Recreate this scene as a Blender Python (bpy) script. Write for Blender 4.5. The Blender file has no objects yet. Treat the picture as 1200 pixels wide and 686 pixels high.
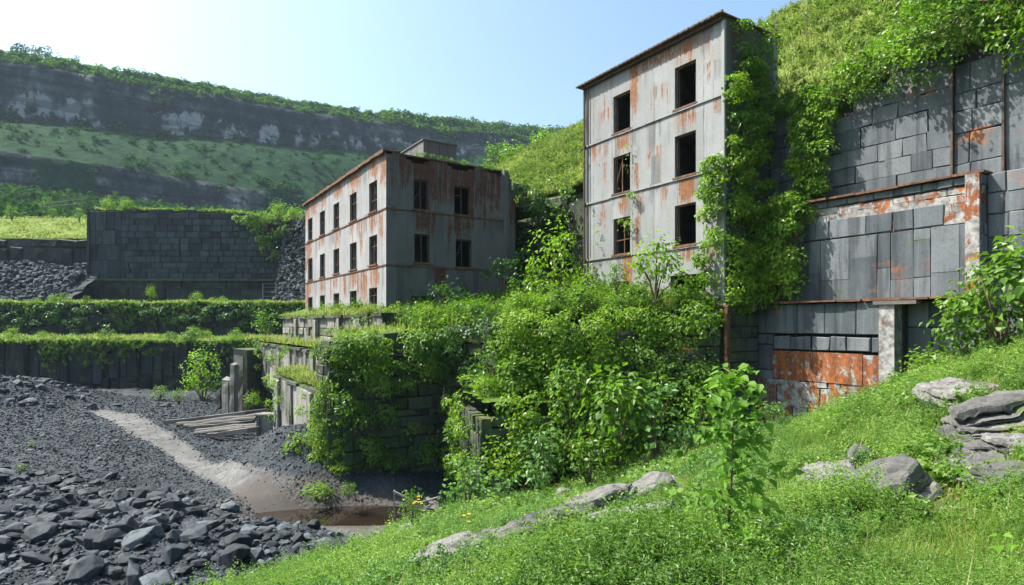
import bpy, bmesh, math, random
import numpy as np
from mathutils import Vector, Matrix, noise as mnoise

rng = np.random.default_rng(11)
random.seed(11)
SC = bpy.context.scene
COL = SC.collection

# ------------------------------------------------------------------ camera, sky, sun, exposure
cd = bpy.data.cameras.new('camera'); cam = bpy.data.objects.new('camera', cd); COL.objects.link(cam)
cam.location = (0, 0, 0); cam.rotation_euler = (math.radians(90), 0, 0)
cd.sensor_width = 36; cd.lens = 21.0; cd.shift_y = 37/1200
cd.clip_start = 0.1; cd.clip_end = 4000
SC.camera = cam

SUN_AZ, SUN_EL = math.radians(79), math.radians(53)      # azimuth measured to the left of +Y
SUN = Vector((-math.sin(SUN_AZ)*math.cos(SUN_EL), math.cos(SUN_AZ)*math.cos(SUN_EL), math.sin(SUN_EL)))
wd = bpy.data.worlds.new('World'); SC.world = wd; wd.use_nodes = True
wn = wd.node_tree.nodes; wn.clear()
sky = wn.new('ShaderNodeTexSky'); sky.sky_type = 'NISHITA'; sky.sun_disc = False
sky.sun_elevation = SUN_EL; sky.sun_rotation = -SUN_AZ
sky.air_density = 1.0; sky.dust_density = 4.0; sky.ozone_density = 3.0; sky.altitude = 0
wb = wn.new('ShaderNodeBackground'); wb.inputs[1].default_value = 0.13
wo = wn.new('ShaderNodeOutputWorld')
tint = wn.new('ShaderNodeMix'); tint.data_type = 'RGBA'; tint.blend_type = 'MULTIPLY'; tint.inputs[0].default_value = 1; tint.inputs[7].default_value = (.96, 1.05, 1.0, 1)
wd.node_tree.links.new(sky.outputs[0], tint.inputs[6]); wd.node_tree.links.new(tint.outputs[2], wb.inputs[0]); wd.node_tree.links.new(wb.outputs[0], wo.inputs[0])
sl = bpy.data.lights.new('sun', 'SUN'); sl.energy = 5.0; sl.angle = math.radians(0.5); sl.color = (1.0, 0.95, 0.86)
so = bpy.data.objects.new('sun', sl); COL.objects.link(so)
so.rotation_euler = SUN.to_track_quat('Z', 'Y').to_euler(); so.location = (-30, 10, 60)
SC.view_settings.view_transform = 'Standard'; SC.view_settings.look = 'None'
SC.view_settings.gamma = 1; SC.view_settings.exposure = 1.2
SC.view_settings.use_curve_mapping = False
SC.cycles.volume_max_steps = 64; SC.cycles.volume_bounces = 1
SC.cycles.transparent_max_bounces = 4; SC.cycles.max_bounces = 6; SC.cycles.diffuse_bounces = 3
HAZE = 0.00012

# ------------------------------------------------------------------ frame of the place
# s runs along the facades away from the camera, b runs square to them (into the hill)
A = np.array((-0.5402, 0.8415)); B = np.array((0.8415, 0.5402))
ROT = math.atan2(-A[1], -A[0])                        # local x = -A, local y = B
F = 700.0
def W(s, b, z=0.0): p = s*A + b*B; return (float(p[0]), float(p[1]), float(z))
def at(px, py, t): return ((px-600)/F*t, t, (380-py)/F*t)   # the point of the place seen there at depth t
def L(s, b, s0, b0): return (-(s-s0), b-b0)

# ------------------------------------------------------------------ numpy helpers
_T = np.random.default_rng(5).random((256, 256))
def vn(x, y):
    x = np.asarray(x, float); y = np.asarray(y, float)
    xi = np.floor(x).astype(int); yi = np.floor(y).astype(int); fx = x-xi; fy = y-yi
    fx = fx*fx*(3-2*fx); fy = fy*fy*(3-2*fy)
    a = _T[xi % 256, yi % 256]; b = _T[(xi+1) % 256, yi % 256]; c = _T[xi % 256, (yi+1) % 256]; d = _T[(xi+1) % 256, (yi+1) % 256]
    return (a*(1-fx)+b*fx)*(1-fy)+(c*(1-fx)+d*fx)*fy
def fbm(x, y, o=4, seed=0):
    r = 0; w = 0.5
    for i in range(o):
        r = r+w*(vn(np.asarray(x)*2**i+17.3*i+seed*7.1, np.asarray(y)*2**i+9.1*i+seed*3.7)-0.5); w *= 0.5
    return r                                            # about -0.5 .. 0.5
def sst(a, b, x):
    t = np.clip((np.asarray(x, float)-a)/(b-a), 0, 1); return t*t*(3-2*t)
class TPS:
    def __init__(s, pts, lam=0.02):
        p = np.array(pts, float); s.X = p[:, :2]; n = len(p)
        K = s._k(s.X); Q = np.c_[np.ones(n), s.X]
        M_ = np.zeros((n+3, n+3)); M_[:n, :n] = K+lam*np.eye(n); M_[:n, n:] = Q; M_[n:, :n] = Q.T
        s.w = np.linalg.solve(M_, np.r_[p[:, 2], np.zeros(3)])
    def _k(s, X):
        d2 = ((X[:, None, :]-s.X[None])**2).sum(-1); return 0.5*d2*np.log(d2+1e-9)
    def __call__(s, x, y):
        x = np.asarray(x, float); sh = x.shape; X = np.c_[x.ravel(), np.asarray(y, float).ravel()]
        out = np.concatenate([s._k(c)@s.w[:-3]+s.w[-3]+c@s.w[-2:] for c in np.array_split(X, max(1, len(X)//20000))])
        return out.reshape(sh)

class G:
    """collects geometry that becomes ONE mesh object"""
    def __init__(s): s.v = []; s.f3 = []; s.f4 = []; s.n = 0; s.at = {}
    def add(s, V, f4=None, f3=None, **attrs):
        V = np.asarray(V, float).reshape(-1, 3)
        if f4 is not None and len(f4): s.f4.append(np.asarray(f4, np.int64).reshape(-1, 4)+s.n)
        if f3 is not None and len(f3): s.f3.append(np.asarray(f3, np.int64).reshape(-1, 3)+s.n)
        for k in attrs: s.at.setdefault(k, []).append((s.n, np.asarray(attrs[k], float).ravel()))
        s.v.append(V); s.n += len(V); return s
    def box(s, x0, x1, y0, y1, z0, z1):
        v = [(x, y, z) for z in (z0, z1) for y in (y0, y1) for x in (x0, x1)]
        return s.add(v, [(0, 2, 3, 1), (4, 5, 7, 6), (0, 1, 5, 4), (2, 6, 7, 3), (0, 4, 6, 2), (1, 3, 7, 5)])
    def bar(s, p, q, w, h, up=(0, 0, 1)):
        p = Vector(p); q = Vector(q); d = (q-p).normalized(); u = Vector(up)
        if abs(d.dot(u)) > 0.95: u = Vector((0, 1, 0))
        r = d.cross(u).normalized()*w/2; u = r.cross(d).normalized()*h/2
        v = [p-r-u, p+r-u, p+r+u, p-r+u, q-r-u, q+r-u, q+r+u, q-r+u]
        return s.add([tuple(a) for a in v], [(0, 1, 2, 3), (7, 6, 5, 4), (0, 4, 5, 1), (1, 5, 6, 2), (2, 6, 7, 3), (3, 7, 4, 0)])
    def tube(s, pts, rad, n=7):
        pts = [Vector(p) for p in pts]; V = []; m = len(pts)
        if not hasattr(rad, '__len__'): rad = [rad]*m
        for i, p in enumerate(pts):
            d = (pts[min(i+1, m-1)]-pts[max(i-1, 0)]).normalized()
            u = Vector((0, 0, 1)) if abs(d.z) < 0.9 else Vector((1, 0, 0))
            a = d.cross(u).normalized(); b = d.cross(a)
            V += [tuple(p+(a*math.cos(2*math.pi*k/n)+b*math.sin(2*math.pi*k/n))*rad[i]) for k in range(n)]
        f = [(i*n+k, i*n+(k+1) % n, (i+1)*n+(k+1) % n, (i+1)*n+k) for i in range(m-1) for k in range(n)]
        V.append(tuple(pts[0])); V.append(tuple(pts[-1])); e = m*n
        t = [(e, (k+1) % n, k) for k in range(n)]+[(e+1, (m-1)*n+k, (m-1)*n+(k+1) % n) for k in range(n)]
        return s.add(V, f, t)
    def grid(s, X, Y, Z, keep=None, **attrs):
        r, c = X.shape; i = np.arange(r*c).reshape(r, c)
        f = np.stack([i[:-1, :-1], i[:-1, 1:], i[1:, 1:], i[1:, :-1]], -1)
        f = f.reshape(-1, 4) if keep is None else f[keep]
        return s.add(np.stack([X, Y, Z], -1), f, **attrs)
    def mesh(s, name, mat, smooth=False):
        me = bpy.data.meshes.new(name)
        V = np.concatenate(s.v); f3 = np.concatenate(s.f3) if s.f3 else np.zeros((0, 3), int); f4 = np.concatenate(s.f4) if s.f4 else np.zeros((0, 4), int)
        me.vertices.add(len(V)); me.vertices.foreach_set('co', V.astype(np.float32).ravel())
        me.loops.add(f3.size+f4.size); me.loops.foreach_set('vertex_index', np.concatenate([f3.ravel(), f4.ravel()]).astype(np.int32))
        me.polygons.add(len(f3)+len(f4))
        st = np.concatenate([np.arange(len(f3))*3, f3.size+np.arange(len(f4))*4]).astype(np.int32)
        me.polygons.foreach_set('loop_start', st)
        try: me.polygons.foreach_set('loop_total', np.concatenate([np.full(len(f3), 3), np.full(len(f4), 4)]).astype(np.int32))
        except Exception: pass
        me.polygons.foreach_set('use_smooth', np.full(len(f3)+len(f4), smooth))
        for k, lst in s.at.items():
            a = np.zeros(len(V), np.float32)
            for o, d in lst: a[o:o+len(d)] = d
            me.attributes.new(k, 'FLOAT', 'POINT').data.foreach_set('value', a)
        me.update(calc_edges=True); me.validate()
        if mat: me.materials.append(mat)
        return me
    def build(s, name, mat, parent=None, smooth=False, loc=None, rz=None):
        o = bpy.data.objects.new(name, s.mesh(name, mat, smooth)); COL.objects.link(o)
        if parent: o.parent = parent
        if loc: o.location = loc
        if rz is not None: o.rotation_euler = (0, 0, rz)
        return o
def tag(o, label, cat, group=None):
    o['label'] = label; o['category'] = cat; o['kind'] = 'thing'
    if group: o['group'] = group
    return o
def kind(o, k, label=None):
    o['kind'] = k
    if label: o['label'] = label
    return o
def thing(name, label, cat, loc=(0, 0, 0), rz=0, group=None):
    o = bpy.data.objects.new(name, None); COL.objects.link(o); o.location = loc; o.rotation_euler = (0, 0, rz)
    o.empty_display_size = 0.2
    return tag(o, label, cat, group)
def dup(root, loc, rz=0, sc=1.0, label=None, group=None):
    r = root.copy(); COL.objects.link(r); r.location = loc; r.rotation_euler = (0, 0, rz)
    r.scale = sc if hasattr(sc, '__len__') else (sc, sc, sc)
    if label: r['label'] = label
    if group: r['group'] = group
    for ch in list(root.children):
        c = ch.copy(); COL.objects.link(c); c.parent = r
        for g in ch.children:
            d = g.copy(); COL.objects.link(d); d.parent = c
    return r

# ------------------------------------------------------------------ materials
class M:
    def __init__(s, name, rough=0.8, spec=0.3):
        s.m = bpy.data.materials.new(name); s.m.use_nodes = True; s.t = s.m.node_tree; s.t.nodes.clear()
        s.out = s.t.nodes.new('ShaderNodeOutputMaterial'); s.b = s.t.nodes.new('ShaderNodeBsdfPrincipled')
        s.b.inputs['Roughness'].default_value = rough; s.b.inputs['Specular IOR Level'].default_value = spec
        s.t.links.new(s.b.outputs[0], s.out.inputs[0])
    def n(s, ty, ins={}, **kw):
        nd = s.t.nodes.new(ty)
        for k, v in kw.items(): setattr(nd, k, v)
        for k, v in ins.items(): s.set(nd.inputs[k], v)
        return nd
    def set(s, sock, v):
        if isinstance(v, bpy.types.NodeSocket): s.t.links.new(v, sock)
        else:
            if sock.type == 'RGBA' and len(v) == 3: v = (*v, 1)
            sock.default_value = v
    def obj(s): return s.n('ShaderNodeTexCoord').outputs['Object']
    def mapping(s, vec, scale=(1, 1, 1), rot=(0, 0, 0), loc=(0, 0, 0)):
        return s.n('ShaderNodeMapping', {'Vector': vec, 'Scale': scale, 'Rotation': rot, 'Location': loc}).outputs[0]
    def noise(s, vec, scale, detail=5, rough=0.6, dist=0.0):
        return s.n('ShaderNodeTexNoise', {'Vector': vec, 'Scale': scale, 'Detail': detail, 'Roughness': rough, 'Distortion': dist}).outputs[0]
    def voro(s, vec, scale, feature='F1', out=0): return s.n('ShaderNodeTexVoronoi', {'Vector': vec, 'Scale': scale}, feature=feature).outputs[out]
    def math(s, op, a, b=0.0, c=0.0, clamp=False):
        nd = s.n('ShaderNodeMath', operation=op, use_clamp=clamp); s.set(nd.inputs[0], a); s.set(nd.inputs[1], b); s.set(nd.inputs[2], c); return nd.outputs[0]
    def mr(s, v, a, b, c=0.0, d=1.0): return s.n('ShaderNodeMapRange', {0: v, 1: a, 2: b, 3: c, 4: d}, interpolation_type='SMOOTHSTEP').outputs[0]
    def mix(s, f, a, b, mode='MIX'):
        nd = s.n('ShaderNodeMix', data_type='RGBA', blend_type=mode); s.set(nd.inputs[0], f); s.set(nd.inputs[6], a); s.set(nd.inputs[7], b); return nd.outputs[2]
    def ramp(s, f, stops):
        nd = s.n('ShaderNodeValToRGB', {0: f}); e = nd.color_ramp.elements
        while len(e) < len(stops): e.new(0.5)
        for el, (p, c) in zip(e, stops): el.position = p; el.color = (*c, 1)
        return nd.outputs[0]
    def attr(s, name): return s.n('ShaderNodeAttribute', attribute_name=name).outputs['Fac']
    def island(s): return s.n('ShaderNodeNewGeometry').outputs['Random Per Island']
    def up(s): return s.n('ShaderNodeSeparateXYZ', {0: s.n('ShaderNodeNewGeometry').outputs['Normal']}).outputs[2]
    def sep(s, v): return s.n('ShaderNodeSeparateXYZ', {0: v}).outputs
    def bump(s, h, strength=0.4, dist=0.05):
        s.set(s.b.inputs['Normal'], s.n('ShaderNodeBump', {'Strength': strength, 'Distance': dist, 'Height': h}).outputs[0])
    def col(s, c): s.set(s.b.inputs['Base Color'], c); return s
    def rough(s, v): s.set(s.b.inputs['Roughness'], v); return s

def leaf_mat(name, stops, trans=0.35, rough=0.42, spec=0.35, tcol=None):
    m = M(name, rough, spec)
    r = m.island(); big = m.noise(m.obj(), 0.9, 2, 0.5)
    f = m.math('ADD', m.math('MULTIPLY', r, .5), m.math('MULTIPLY', m.mr(m.math('ADD', m.math('MULTIPLY', big, .6), m.math('MULTIPLY', m.noise(m.obj(), .28, 2), .4)), 0.36, 0.64), 0.5))
    c = m.ramp(f, stops); m.col(c)
    tr = m.n('ShaderNodeBsdfTranslucent', {0: m.mix(1.0, c, tcol or (1.35, 1.5, 0.55), 'MULTIPLY')})
    mx = m.n('ShaderNodeMixShader', {0: trans, 1: m.b.outputs[0], 2: tr.outputs[0]})
    m.t.links.new(mx.outputs[0], m.out.inputs[0]); return m.m

MAT = {}
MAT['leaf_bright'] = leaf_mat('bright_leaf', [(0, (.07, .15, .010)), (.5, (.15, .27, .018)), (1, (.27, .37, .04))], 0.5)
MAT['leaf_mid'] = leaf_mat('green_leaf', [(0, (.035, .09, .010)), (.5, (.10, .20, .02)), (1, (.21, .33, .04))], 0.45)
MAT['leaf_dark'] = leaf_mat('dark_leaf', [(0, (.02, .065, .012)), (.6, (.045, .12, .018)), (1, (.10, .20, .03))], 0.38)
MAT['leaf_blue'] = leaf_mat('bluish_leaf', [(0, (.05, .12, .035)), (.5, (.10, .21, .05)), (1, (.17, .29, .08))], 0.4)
MAT['grass'] = leaf_mat('grass_blade', [(0, (.075, .15, .016)), (.5, (.16, .245, .038)), (.8, (.22, .30, .06)), (1, (.36, .34, .15))], 0.52, 0.5, .35, (1.25, 1.35, .75))
MAT['grass_yellow'] = leaf_mat('meadow_blade', [(0, (.09, .15, .025)), (.4, (.17, .235, .05)), (.75, (.26, .30, .085)), (1, (.36, .32, .15))], 0.5, 0.5, .35, (1.15, 1.2, .85))
MAT['hill_weed'] = leaf_mat('hillside_weed', [(0, (.055, .11, .018)), (.5, (.12, .19, .035)), (1, (.22, .27, .07))], 0.42, .5, .35, (1.2, 1.3, .75))
MAT['dry'] = leaf_mat('dry_stalk', [(0, (.16, .14, .06)), (1, (.34, .29, .15))], .3, .6)
MAT['herb'] = leaf_mat('herb_leaf', [(0, (.05, .12, .02)), (.5, (.145, .26, .045)), (1, (.27, .38, .10))], 0.5, .42, .35, (1.3, 1.4, .7))
MAT['far_leaf_shaded'] = leaf_mat('forest_leaf_shaded', [(0, (.010, .034, .010)), (.5, (.022, .068, .014)), (1, (.055, .115, .02))], 0.3, 0.8, 0.05)  # shade of the lower wood is put into this darkened leaf colour
MAT['ridge_leaf_sunlit'] = leaf_mat('ridge_leaf_sunlit', [(0, (.02, .06, .012)), (.5, (.06, .14, .018)), (1, (.15, .24, .03))], 0.45, 0.8, 0.05)  # brighter leaf colour paints the sunlight on the ridge-top scrub
MAT['sapling'] = leaf_mat('sapling_leaf', [(0, (.055, .14, .012)), (.5, (.12, .26, .02)), (1, (.22, .36, .03))], 0.5, .55, .3)
MAT['petal'] = leaf_mat('petal', [(0, (.75, .45, .01)), (1, (.85, .62, .02))], 0.25, 0.5, 0.2, (1, 1, 1))

m = M('bark', 0.9); v = m.obj(); m.col(m.ramp(m.noise(m.mapping(v, (6, 6, 1.2)), 3), [(.3, (.06, .045, .03)), (.7, (.17, .13, .09))])); m.bump(m.noise(m.mapping(v, (8, 8, 1)), 4), .6, .03); MAT['bark'] = m.m
m = M('dry_stem', 0.8); m.col((.16, .06, .035)); MAT['stem_red'] = m.m
m = M('green_stem', 0.6); m.col((.09, .15, .03)); MAT['stem_green'] = m.m

def facade_mat(name, base, rustc, seam_w, seam_h, dirt=0.5, tint=(1, 1, 1), horiz=(0, 0, 1), warm=0.0):
    m = M(name, 0.75, 0.3); v = m.obj(); x, y, z = m.sep(v)
    big = m.noise(v, .5, 4); fine = m.noise(v, 9, 6, .7)
    stre = m.noise(m.mapping(v, (2.2, 2.2, .12)), 1.6, 5, .65)
    c = m.ramp(m.math('ADD', m.math('MULTIPLY', big, .5), m.math('MULTIPLY', stre, .5)), [(.3, tuple(k*.62 for k in base)), (.5, base), (.7, tuple(min(.85, k*1.22) for k in base))])
    c = m.mix(m.mr(fine, .35, .75, 0, .35), c, tuple(k*.55 for k in base))
    c = m.mix(m.mr(m.noise(v, 2.3, 9, .8), .60, .68, 0, .55), c, (.10, .10, .10)); c = m.mix(m.mr(s3 := m.noise(m.mapping(v, (5, 5, .22)), 1.1, 4, .6), .56, .72, 0, .5), c, tuple(k*.4 for k in base)); c = m.mix(m.mr(s3, .42, .3, 0, .35), c, tuple(min(.8, k*1.45) for k in base))
    d = m.attr('dirt')                                    # grime under sills, along eaves and foot
    dm = m.mr(m.math('ADD', d, m.math('MULTIPLY', m.math('SUBTRACT', stre, .5), 1.6)), .35, .8)
    c = m.mix(m.math('MULTIPLY', dm, dirt), c, (.06, .062, .06))
    wm = m.mr(m.math('ADD', m.math('MULTIPLY', m.noise(v, .7, 6, .7), .55), m.math('MULTIPLY', stre, .45)), .47, .62); c = m.mix(m.math('MULTIPLY', wm, .5), c, (base[0]*.72, base[1]*.58, base[2]*.42)); c = m.mix(m.mr(m.noise(v, 5.5, 6, .75), .60, .64, 0, .4), c, tuple(k*1.5 for k in base))
    # panel seams with a crooked line
    wob = m.math('MULTIPLY', m.math('SUBTRACT', m.noise(v, .8, 3), .5), .10)
    xy = m.math('ADD', x, m.math('ADD', y, wob))
    pan = m.math('FRACT', m.math('DIVIDE', xy, seam_w)); seam = m.mr(m.math('ABSOLUTE', m.math('SUBTRACT', pan, .5)), .008/seam_w*1.0, .03/seam_w, 1, 0)
    idp = m.n('ShaderNodeTexWhiteNoise', {'W': m.math('ADD', m.math('FLOOR', m.math('ADD', m.math('DIVIDE', xy, seam_w), .5)), m.math('MULTIPLY', m.math('FLOOR', m.math('DIVIDE', z, seam_h)), 17.3))}, noise_dimensions='1D').outputs[0]
    c = m.mix(m.mr(idp, 0, 1, 0, .45), c, tuple(k*.6 for k in base))
    c = m.mix(m.math('MULTIPLY', seam, m.mr(m.noise(v, 1.3, 2), .35, .6)), c, (.05, .05, .05))
    r = m.attr('rust')
    s2 = m.noise(m.mapping(v, (8, 8, .35)), 1.5, 4, .6)
    sN = m.mr(m.math('ADD', m.math('MULTIPLY', stre, .5), m.math('MULTIPLY', s2, .5)), .38, .6); fN = m.mr(m.noise(v, 1.9, 8, .78), .36, .62)
    rn = m.math('ADD', m.math('ADD', m.math('MULTIPLY', m.math('SUBTRACT', stre, .5), 1.8), m.math('MULTIPLY', m.math('SUBTRACT', s2, .5), 1.7)), m.math('MULTIPLY', m.math('SUBTRACT', m.noise(v, 2.6, 7, .75), .5), 1.3))
    rt = m.math('MULTIPLY', m.math('ADD', m.math('POWER', r, .8), m.math('MULTIPLY', m.mr(s2, .58, .7), .22)), m.math('MULTIPLY', m.math('ADD', .25, m.math('MULTIPLY', sN, 1.0)), m.math('ADD', .45, m.math('MULTIPLY', fN, .75)))); rm = m.mr(rt, .22, .62)
    c = m.mix(m.math('MULTIPLY', m.mr(rt, .05, .35), .55), c, tuple(.5*a+.5*b for a, b in zip(rustc, base)))
    rc = m.ramp(m.math('ADD', m.math('MULTIPLY', m.noise(v, 5, 5, .7), .6), m.math('MULTIPLY', stre, .4)), [(.34, tuple(k*.22 for k in rustc)), (.52, tuple(k*.75 for k in rustc)), (.66, tuple(min(.8, k*1.2) for k in rustc))])
    c = m.mix(m.math('MULTIPLY', rm, .92), c, rc)
    m.col(c); m.bump(m.math('ADD', m.math('ADD', m.math('MULTIPLY', fine, .5), m.math('MULTIPLY', seam, -.8)), m.math('MULTIPLY', rm, .5)), .35, .03)
    return m.m
MAT['conc_pale'] = facade_mat('pale_stained_concrete', (.25, .26, .268), (.23, .08, .02), 1.55, 3.3, .7)
MAT['sheet_white'] = facade_mat('weathered_white_sheeting', (.30, .305, .315), (.23, .083, .022), .95, 3.3, .6)
MAT['conc_grey'] = facade_mat('grey_rusty_concrete', (.125, .128, .128), (.10, .033, .015), 2.9, 3.3, .8)  # base tone darkened to deepen the shade on walls turned from the sun

def stone_mat(name, lo, hi, moss=0.0, rust=0.0, scale=1.0, joint=None, bs=.3):
    m = M(name, 0.82, 0.3); v = m.obj(); r = m.island()
    c = m.ramp(m.math('ADD', m.math('MULTIPLY', r, .6), m.math('MULTIPLY', m.noise(v, 1.2*scale, 5), .4)), [(.2, lo), (.75, hi)])
    f = m.noise(v, 12*scale, 6, .7); st = m.noise(m.mapping(v, (1.8, 1.8, .15)), 1.4, 4)
    c = m.mix(m.mr(f, .4, .75, 0, .4), c, tuple(k*.5 for k in lo))
    c = m.mix(m.mr(st, .48, .66, 0, .65), c, tuple(k*.35 for k in lo)); c = m.mix(m.mr(m.noise(v, 2.1*scale, 8, .75), .56, .66, 0, .45), c, tuple(k*.5 for k in lo))
    c = m.mix(m.mr(st, .47, .28, 0, .22), c, tuple(min(.6, k*1.7) for k in hi))
    if rust: c = m.mix(m.mr(m.noise(v, .55, 5, .65), .64-.12*rust, .72, 0, .8), c, (.30, .11, .03))
    if moss:
        mm = m.math('MULTIPLY', m.mr(m.noise(v, .9, 5, .65), .62-.22*moss, .74-.22*moss), m.mr(m.up(), -.3, .9, .35, 1))
        c = m.mix(m.math('MULTIPLY', mm, .9), c, m.ramp(m.noise(v, 6, 4), [(.35, (.03, .06, .012)), (.65, (.09, .14, .025))]))
    m.col(c); m.bump(m.math('ADD', m.noise(v, 26*scale, 5, .7), m.math('MULTIPLY', m.noise(v, 3*scale, 5), 1.0)), bs, .035); return m.m
MAT['slate_block'] = stone_mat('slate_block', (.062, .074, .086), (.145, .158, .172), .08, .4)
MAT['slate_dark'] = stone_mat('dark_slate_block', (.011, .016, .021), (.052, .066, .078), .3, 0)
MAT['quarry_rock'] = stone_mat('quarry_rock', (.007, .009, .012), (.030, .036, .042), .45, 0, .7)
MAT['mossy_conc'] = stone_mat('mossy_concrete', (.075, .072, .068), (.29, .275, .26), .6, .4)
MAT['mossy_dark'] = stone_mat('mossy_dark_stone', (.02, .023, .021), (.075, .078, .074), .85, .1)
MAT['rubble'] = stone_mat('slate_rubble', (.016, .021, .027), (.085, .10, .115), 0, 0, 1.5)
MAT['boulder'] = stone_mat('pale_boulder', (.085, .083, .08), (.205, .197, .186), .28, .22, 1.2, bs=.85)
MAT['joint'] = stone_mat('dark_joint', (.025, .027, .028), (.05, .05, .05))
def rust_mat(name, white=0.0):
    m = M(name, 0.7, 0.3); v = m.obj(); st = m.noise(m.mapping(v, (1.5, 1.5, .3)), 2, 5, .65); f = m.noise(v, 7, 6, .7)
    c = m.ramp(m.math('ADD', m.math('MULTIPLY', st, .55), m.math('MULTIPLY', f, .45)), [(.34, (.05, .022, .014)), (.49, (.17, .055, .02)), (.61, (.33, .105, .025)), (.75, (.20, .09, .05))])
    if white:
        w = m.mr(m.math('ADD', m.noise(m.mapping(v, (1.6, 1.6, .9)), 1.5, 6, .7, .8), m.math('MULTIPLY', m.voro(v, 3.1), .12)), .57-.14*white, .61-.14*white)
        c = m.mix(w, c, m.ramp(m.noise(v, 4, 5), [(.35, (.10, .10, .10)), (.62, (.33, .325, .315))]))
        c = m.mix(m.mr(m.voro(m.mapping(v, (1, 1, .6)), 2.6, 'DISTANCE_TO_EDGE'), .0, .04, .45, 0), c, (.2, .09, .05))
    m.col(c); m.bump(f, .4, .03); return m.m
MAT['rust'] = rust_mat('rusty_steel'); MAT['rust_white'] = rust_mat('flaking_white_paint', .62); MAT['rust_patch'] = rust_mat('rust_and_plaster', .42); MAT['rust_sheet'] = rust_mat('streaked_rust_sheet', -.3); MAT['white_post'] = rust_mat('flaking_post', .95)
m = M('rusty_edge', .75); v = m.obj(); m.col(m.ramp(m.noise(v, 3, 6, .7), [(.3, (.035, .022, .016)), (.5, (.11, .05, .026)), (.68, (.23, .105, .05))])); MAT['rust_dark'] = m.m
m = M('dark_steel', .6); m.col(m.ramp(m.noise(m.obj(), 4), [(.35, (.03, .025, .022)), (.65, (.10, .055, .035))])); MAT['steel'] = m.m
m = M('grey_steel', .5); m.col((.22, .23, .23)); MAT['steel_grey'] = m.m
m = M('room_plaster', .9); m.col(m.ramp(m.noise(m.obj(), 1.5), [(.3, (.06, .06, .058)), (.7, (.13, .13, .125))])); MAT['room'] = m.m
m = M('weathered_timber', .85); v = m.obj(); g = m.noise(m.mapping(v, (.5, 9, 9)), 3, 5, .65)
c = m.ramp(m.math('ADD', m.math('MULTIPLY', g, .7), m.math('MULTIPLY', m.island(), .3)), [(.3, (.03, .027, .025)), (.55, (.12, .11, .10)), (.75, (.24, .225, .21))]); m.col(c); m.bump(g, .6, .03); MAT['timber'] = m.m; m = M('grey_rail_wood', .85); m.col(m.ramp(m.noise(m.obj(), 6, 4), [(.35, (.12, .11, .10)), (.65, (.30, .28, .26))])); MAT['rail'] = m.m

# grounds
m = M('slate_ground', .85); v = m.obj(); d = m.attr('dust'); n1 = m.noise(v, .35, 6, .65); n2 = m.noise(v, 5, 8, .75); vo = m.voro(v, 4.5)
c = m.ramp(m.math('ADD', m.math('MULTIPLY', n1, .45), m.math('MULTIPLY', n2, .55)), [(.32, (.009, .012, .015)), (.5, (.024, .031, .038)), (.68, (.066, .078, .09))])
dm = m.mr(m.math('ADD', d, m.math('MULTIPLY', m.math('SUBTRACT', m.noise(v, 1.1, 6, .7), .5), .9)), .35, .75)
c = m.mix(dm, c, m.ramp(n2, [(.3, (.045, .045, .045)), (.7, (.12, .118, .115))])); c = m.mix(m.mr(m.attr('wet'), .2, .8, 0, .75), c, (.05, .042, .036))
m.col(c); m.rough(m.mr(m.attr('wet'), .2, .9, .9, .7)); m.bump(m.math('ADD', n2, m.math('MULTIPLY', vo, .8)), .9, .08); MAT['pit'] = m.m
m = M('pale_mud', .9, .12); v = m.obj(); n2 = m.noise(v, 2.2, 7, .7); c = m.ramp(m.math('ADD', m.math('MULTIPLY', n2, .6), m.math('MULTIPLY', m.noise(v, .4, 4), .4)), [(.3, (.04, .04, .04)), (.5, (.10, .099, .097)), (.7, (.185, .183, .178))])
w = m.attr('wet'); c = m.mix(m.mr(w, .2, .9, 0, .85), c, (.062, .053, .046)); m.col(c); m.rough(m.mr(w, .2, .9, .95, .75)); m.bump(m.noise(v, 6, 6, .7), .5, .05); MAT['mud'] = m.m
m = M('puddle_water', .03, .5); v = m.obj(); m.col(m.ramp(m.noise(v, .8, 5, .6), [(.35, (.012, .009, .006)), (.7, (.022, .015, .011))])); m.bump(m.noise(v, 2, 2), .015, .01); MAT['water'] = m.m
def soil_mat(name, lo, mid, hi, sc=1.0):
    m = M(name, .95, .1); v = m.obj(); n1 = m.noise(v, .5*sc, 6, .65); n2 = m.noise(v, 7*sc, 6, .75)
    c = m.ramp(m.math('ADD', m.math('MULTIPLY', n1, .55), m.math('MULTIPLY', n2, .45)), [(.33, lo), (.5, mid), (.68, hi)]); m.col(m.mix(m.mr(m.math('ADD', m.attr('bare'), m.math('MULTIPLY', m.math('SUBTRACT', n2, .5), .8)), .3, .7), c, m.ramp(n2, [(.35, (.05, .032, .022)), (.5, (.12, .085, .06)), (.65, (.20, .16, .12))]))); m.bump(n2, .8, .08); return m.m
MAT['turf'] = soil_mat('mossy_turf', (.03, .065, .010), (.07, .13, .016), (.13, .20, .03))
MAT['turf_sun'] = soil_mat('meadow_turf', (.06, .09, .018), (.12, .16, .03), (.20, .23, .055))
MAT['soil'] = soil_mat('slope_soil', (.03, .045, .014), (.065, .08, .025), (.12, .11, .05))
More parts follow.
